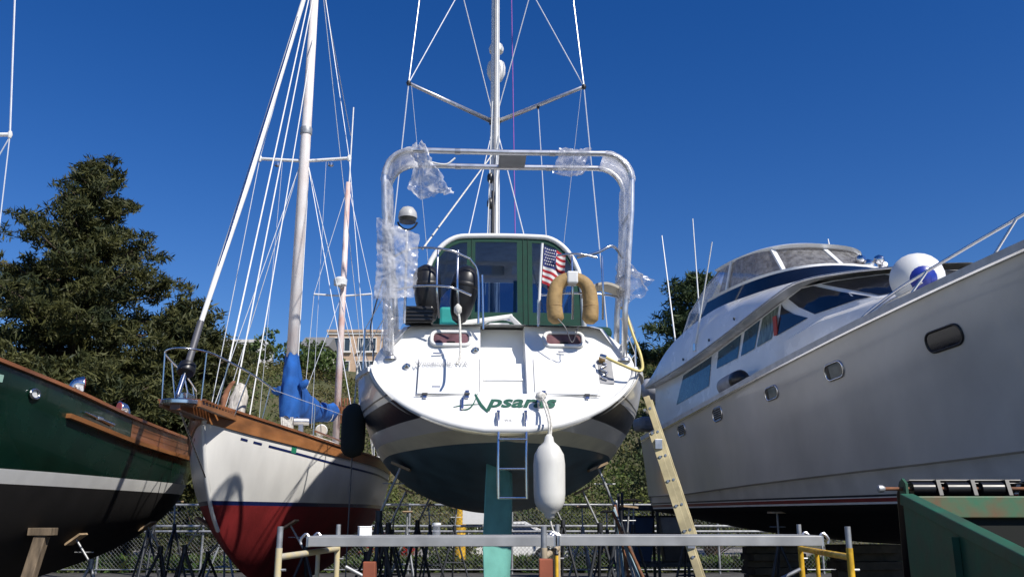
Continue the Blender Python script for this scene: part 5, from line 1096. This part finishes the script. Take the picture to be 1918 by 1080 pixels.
# loose pipes leaning against the right-hand stand
for i in range(6):
    t = thing('steel_pipe', ('bare grey', 'blue-grey', 'rusty')[i % 3]+' pipe leaning in the bundle under the starboard side of the navy hull', 'pipe', (1.25+.13*i, 11.0-.1*i, 0), 0, 'pipes leaning under the navy hull')
    tube('pipe', [(0, 0, 0), (.98-.13*i-.86-.02*i+.0, 1.0, 1.80-.03*i)], .02, (STANDL, mat('blue_grey_pipe', (.15, .24, .30), .5, .2), RUST)[i % 3], t); MB().lathe([(.025, 0), (.025, .04)], (0, 0, 0), 8).build('end_ring', GALV, t, auto=40)
# keel blocks
def blocks(label, loc, n, w=.5, rz=0, l=.9):
    t = thing('keel_blocks', label, 'timber blocks', loc, rz); OLDW = mat('old_dark_timber', (.10, .08, .06), .85, var=.3, scale=5)
    for i in range(n): MB().box((0, 0, .07+.14*i), (l, .22, .135) if i % 2 == 0 else (w, l*.5, .135)).build('timber', OLDW, t, bevel=.006)
c = CM @ Vector((0, 4.9, 0)); blocks('crossed timbers under the keel of the navy hull', (c.x, c.y, 0), 2)
c = KM @ Vector((0, 4.2, 0)); blocks('crossed timbers under the red keel', (c.x, c.y, 0), 2); c = KM @ Vector((0, 2.6, 0)); blocks('crossed timbers under the red keel heel', (c.x, c.y, 0), 2)
c = GM @ Vector((0, 5.5, 0)); blocks('crossed timbers under the dark keel', (c.x, c.y, 0), 3)
GREYW = mat('weathered_timber', (.20, .15, .10), .8, var=.3, scale=5, stretch=(3, 3, .4))
t = thing('timber_shore', 'pale timber shore propping the dark green sailboat', 'timber prop', (-6.55, 12.3, 0)); MB().bar((0, 0, 0), (.12, .3, 1.35), .16, .14).build('post', GREYW, t, bevel=.01); box('cap', (.12, .3, 1.40), (.32, .2, .1), GREYW, t); box('foot', (0, 0, .03), (.4, .3, .06), WOOD, t)
t = thing('timber_shore', 'second timber shore nearer the bow of the dark green sailboat', 'timber prop', (-6.75, 11.3, 0)); MB().bar((0, 0, 0), (-.05, .2, 1.25), .16, .14).build('post', GREYW, t, bevel=.01); box('cap', (-.05, .2, 1.30), (.32, .2, .1), GREYW, t)
for i, (y, n) in enumerate(((1.5, 8), (5.0, 8), (9.5, 8), (13.5, 10))):
    c = YM @ Vector((0, y, 0)); blocks(('timber crib under the yacht stern', 'timber crib under the yacht amidships', 'timber crib under the yacht windscreen', 'timber crib under the yacht bow')[i], (c.x, c.y, 0), n, 1.2, YA, 1.3)
for i, (y, s) in enumerate(((1.5, 1), (5.5, 1), (9.0, 1), (3.5, -1), (8.5, -1))):
    p = YM @ Yh.pt(y, 1.75, s, -.1); stand((p.x, p.y), p.z-.1, 0, ('jack stand under the near stern quarter of the yacht', 'jack stand under the near side of the yacht cabin', 'jack stand under the near side of the yacht windscreen', 'jack stand under the far side of the yacht cabin', 'jack stand under the far side of the yacht foredeck')[i], STANDM)
# dark racks stored beyond the ladder
t = thing('storage_rack', 'dark blue steel rack of stored gear beyond the ladder', 'rack', (3.75, 23.6, 0))
for x in (-.9, 0, .9):
    for y in (0, .8): MB().bar((x, y, 0), (x, y, 2.2), .07, .07).build('upright', STANDM, t)
for z in (.4, 1.1, 1.8):
    for y in (0, .8): MB().bar((-.93, y, z), (.93, y, z), .06, .09).build('shelf_beam', STANDM, t)
    MB().box((0, .4, z+.06), (1.8, .76, .03)).build('shelf', STANDM, t)
for i, (x, z, c_, lab) in enumerate(((-.5, .475, (.02, .05, .12), 'dark blue bin on the lowest rack shelf'), (.5, .475, (.05, .05, .055), 'charcoal bin on the lowest rack shelf'), (-.45, 1.175, (.02, .05, .12), 'dark blue bin on the middle rack shelf'), (.45, 1.175, (.25, .27, .3), 'pale grey bin on the middle rack shelf'))):
    t = thing('storage_bin', lab, 'bin', (3.75+x, 24.0, z)); MB().add([(-.32, -.25, 0), (.32, -.25, 0), (.32, .25, 0), (-.32, .25, 0), (-.38, -.3, .42), (.38, -.3, .42), (.38, .3, .42), (-.38, .3, .42)], [(0, 1, 5, 4), (1, 2, 6, 5), (2, 3, 7, 6), (3, 0, 4, 7), (0, 3, 2, 1), (4, 5, 6, 7)]).build('bin_body', mat('bin_colour_%d' % i, c_, .5), t, bevel=.02); MB().box((0, 0, .43), (.80, .64, .04)).build('bin_rim', BLACKP, t, bevel=.01)
# spare stands parked between the boats and the fence
for x, y, h_ in ((-8.4, 21.2, 1.75), (-7.5, 20.4, 1.9), (-7.0, 22.4, 1.7), (-8.9, 22.8, 1.85), (-6.3, 23.6, 1.8)):
    stand((x, y), h_, random.uniform(0, 3), 'spare jack stand parked by the fence behind the dark green sailboat', random.choice((STANDM, STANDL)), lean=(.05, 0), group='spare jack stands by the fence')
for x, y, h_ in ((-2.5, 19.2, 1.75), (-2.0, 22.4, 1.85), (-2.7, 23.6, 1.7), (-1.5, 24.0, 1.8)):
    stand((x, y), h_, random.uniform(0, 3), 'spare jack stand parked by the fence beyond the navy keel', random.choice((STANDM, STANDL)), lean=(.05, 0), group='spare jack stands by the fence')
for x, y, h_ in ((2.0, 16.0, 1.75), (2.4, 18.2, 1.9), (1.6, 20.8, 1.8), (2.3, 22.2, 1.7)):
    stand((x, y), h_, random.uniform(0, 3), 'spare jack stand parked between the navy hull and the dark rack', random.choice((STANDM, STANDL)), lean=(.05, 0), group='spare jack stands by the fence')
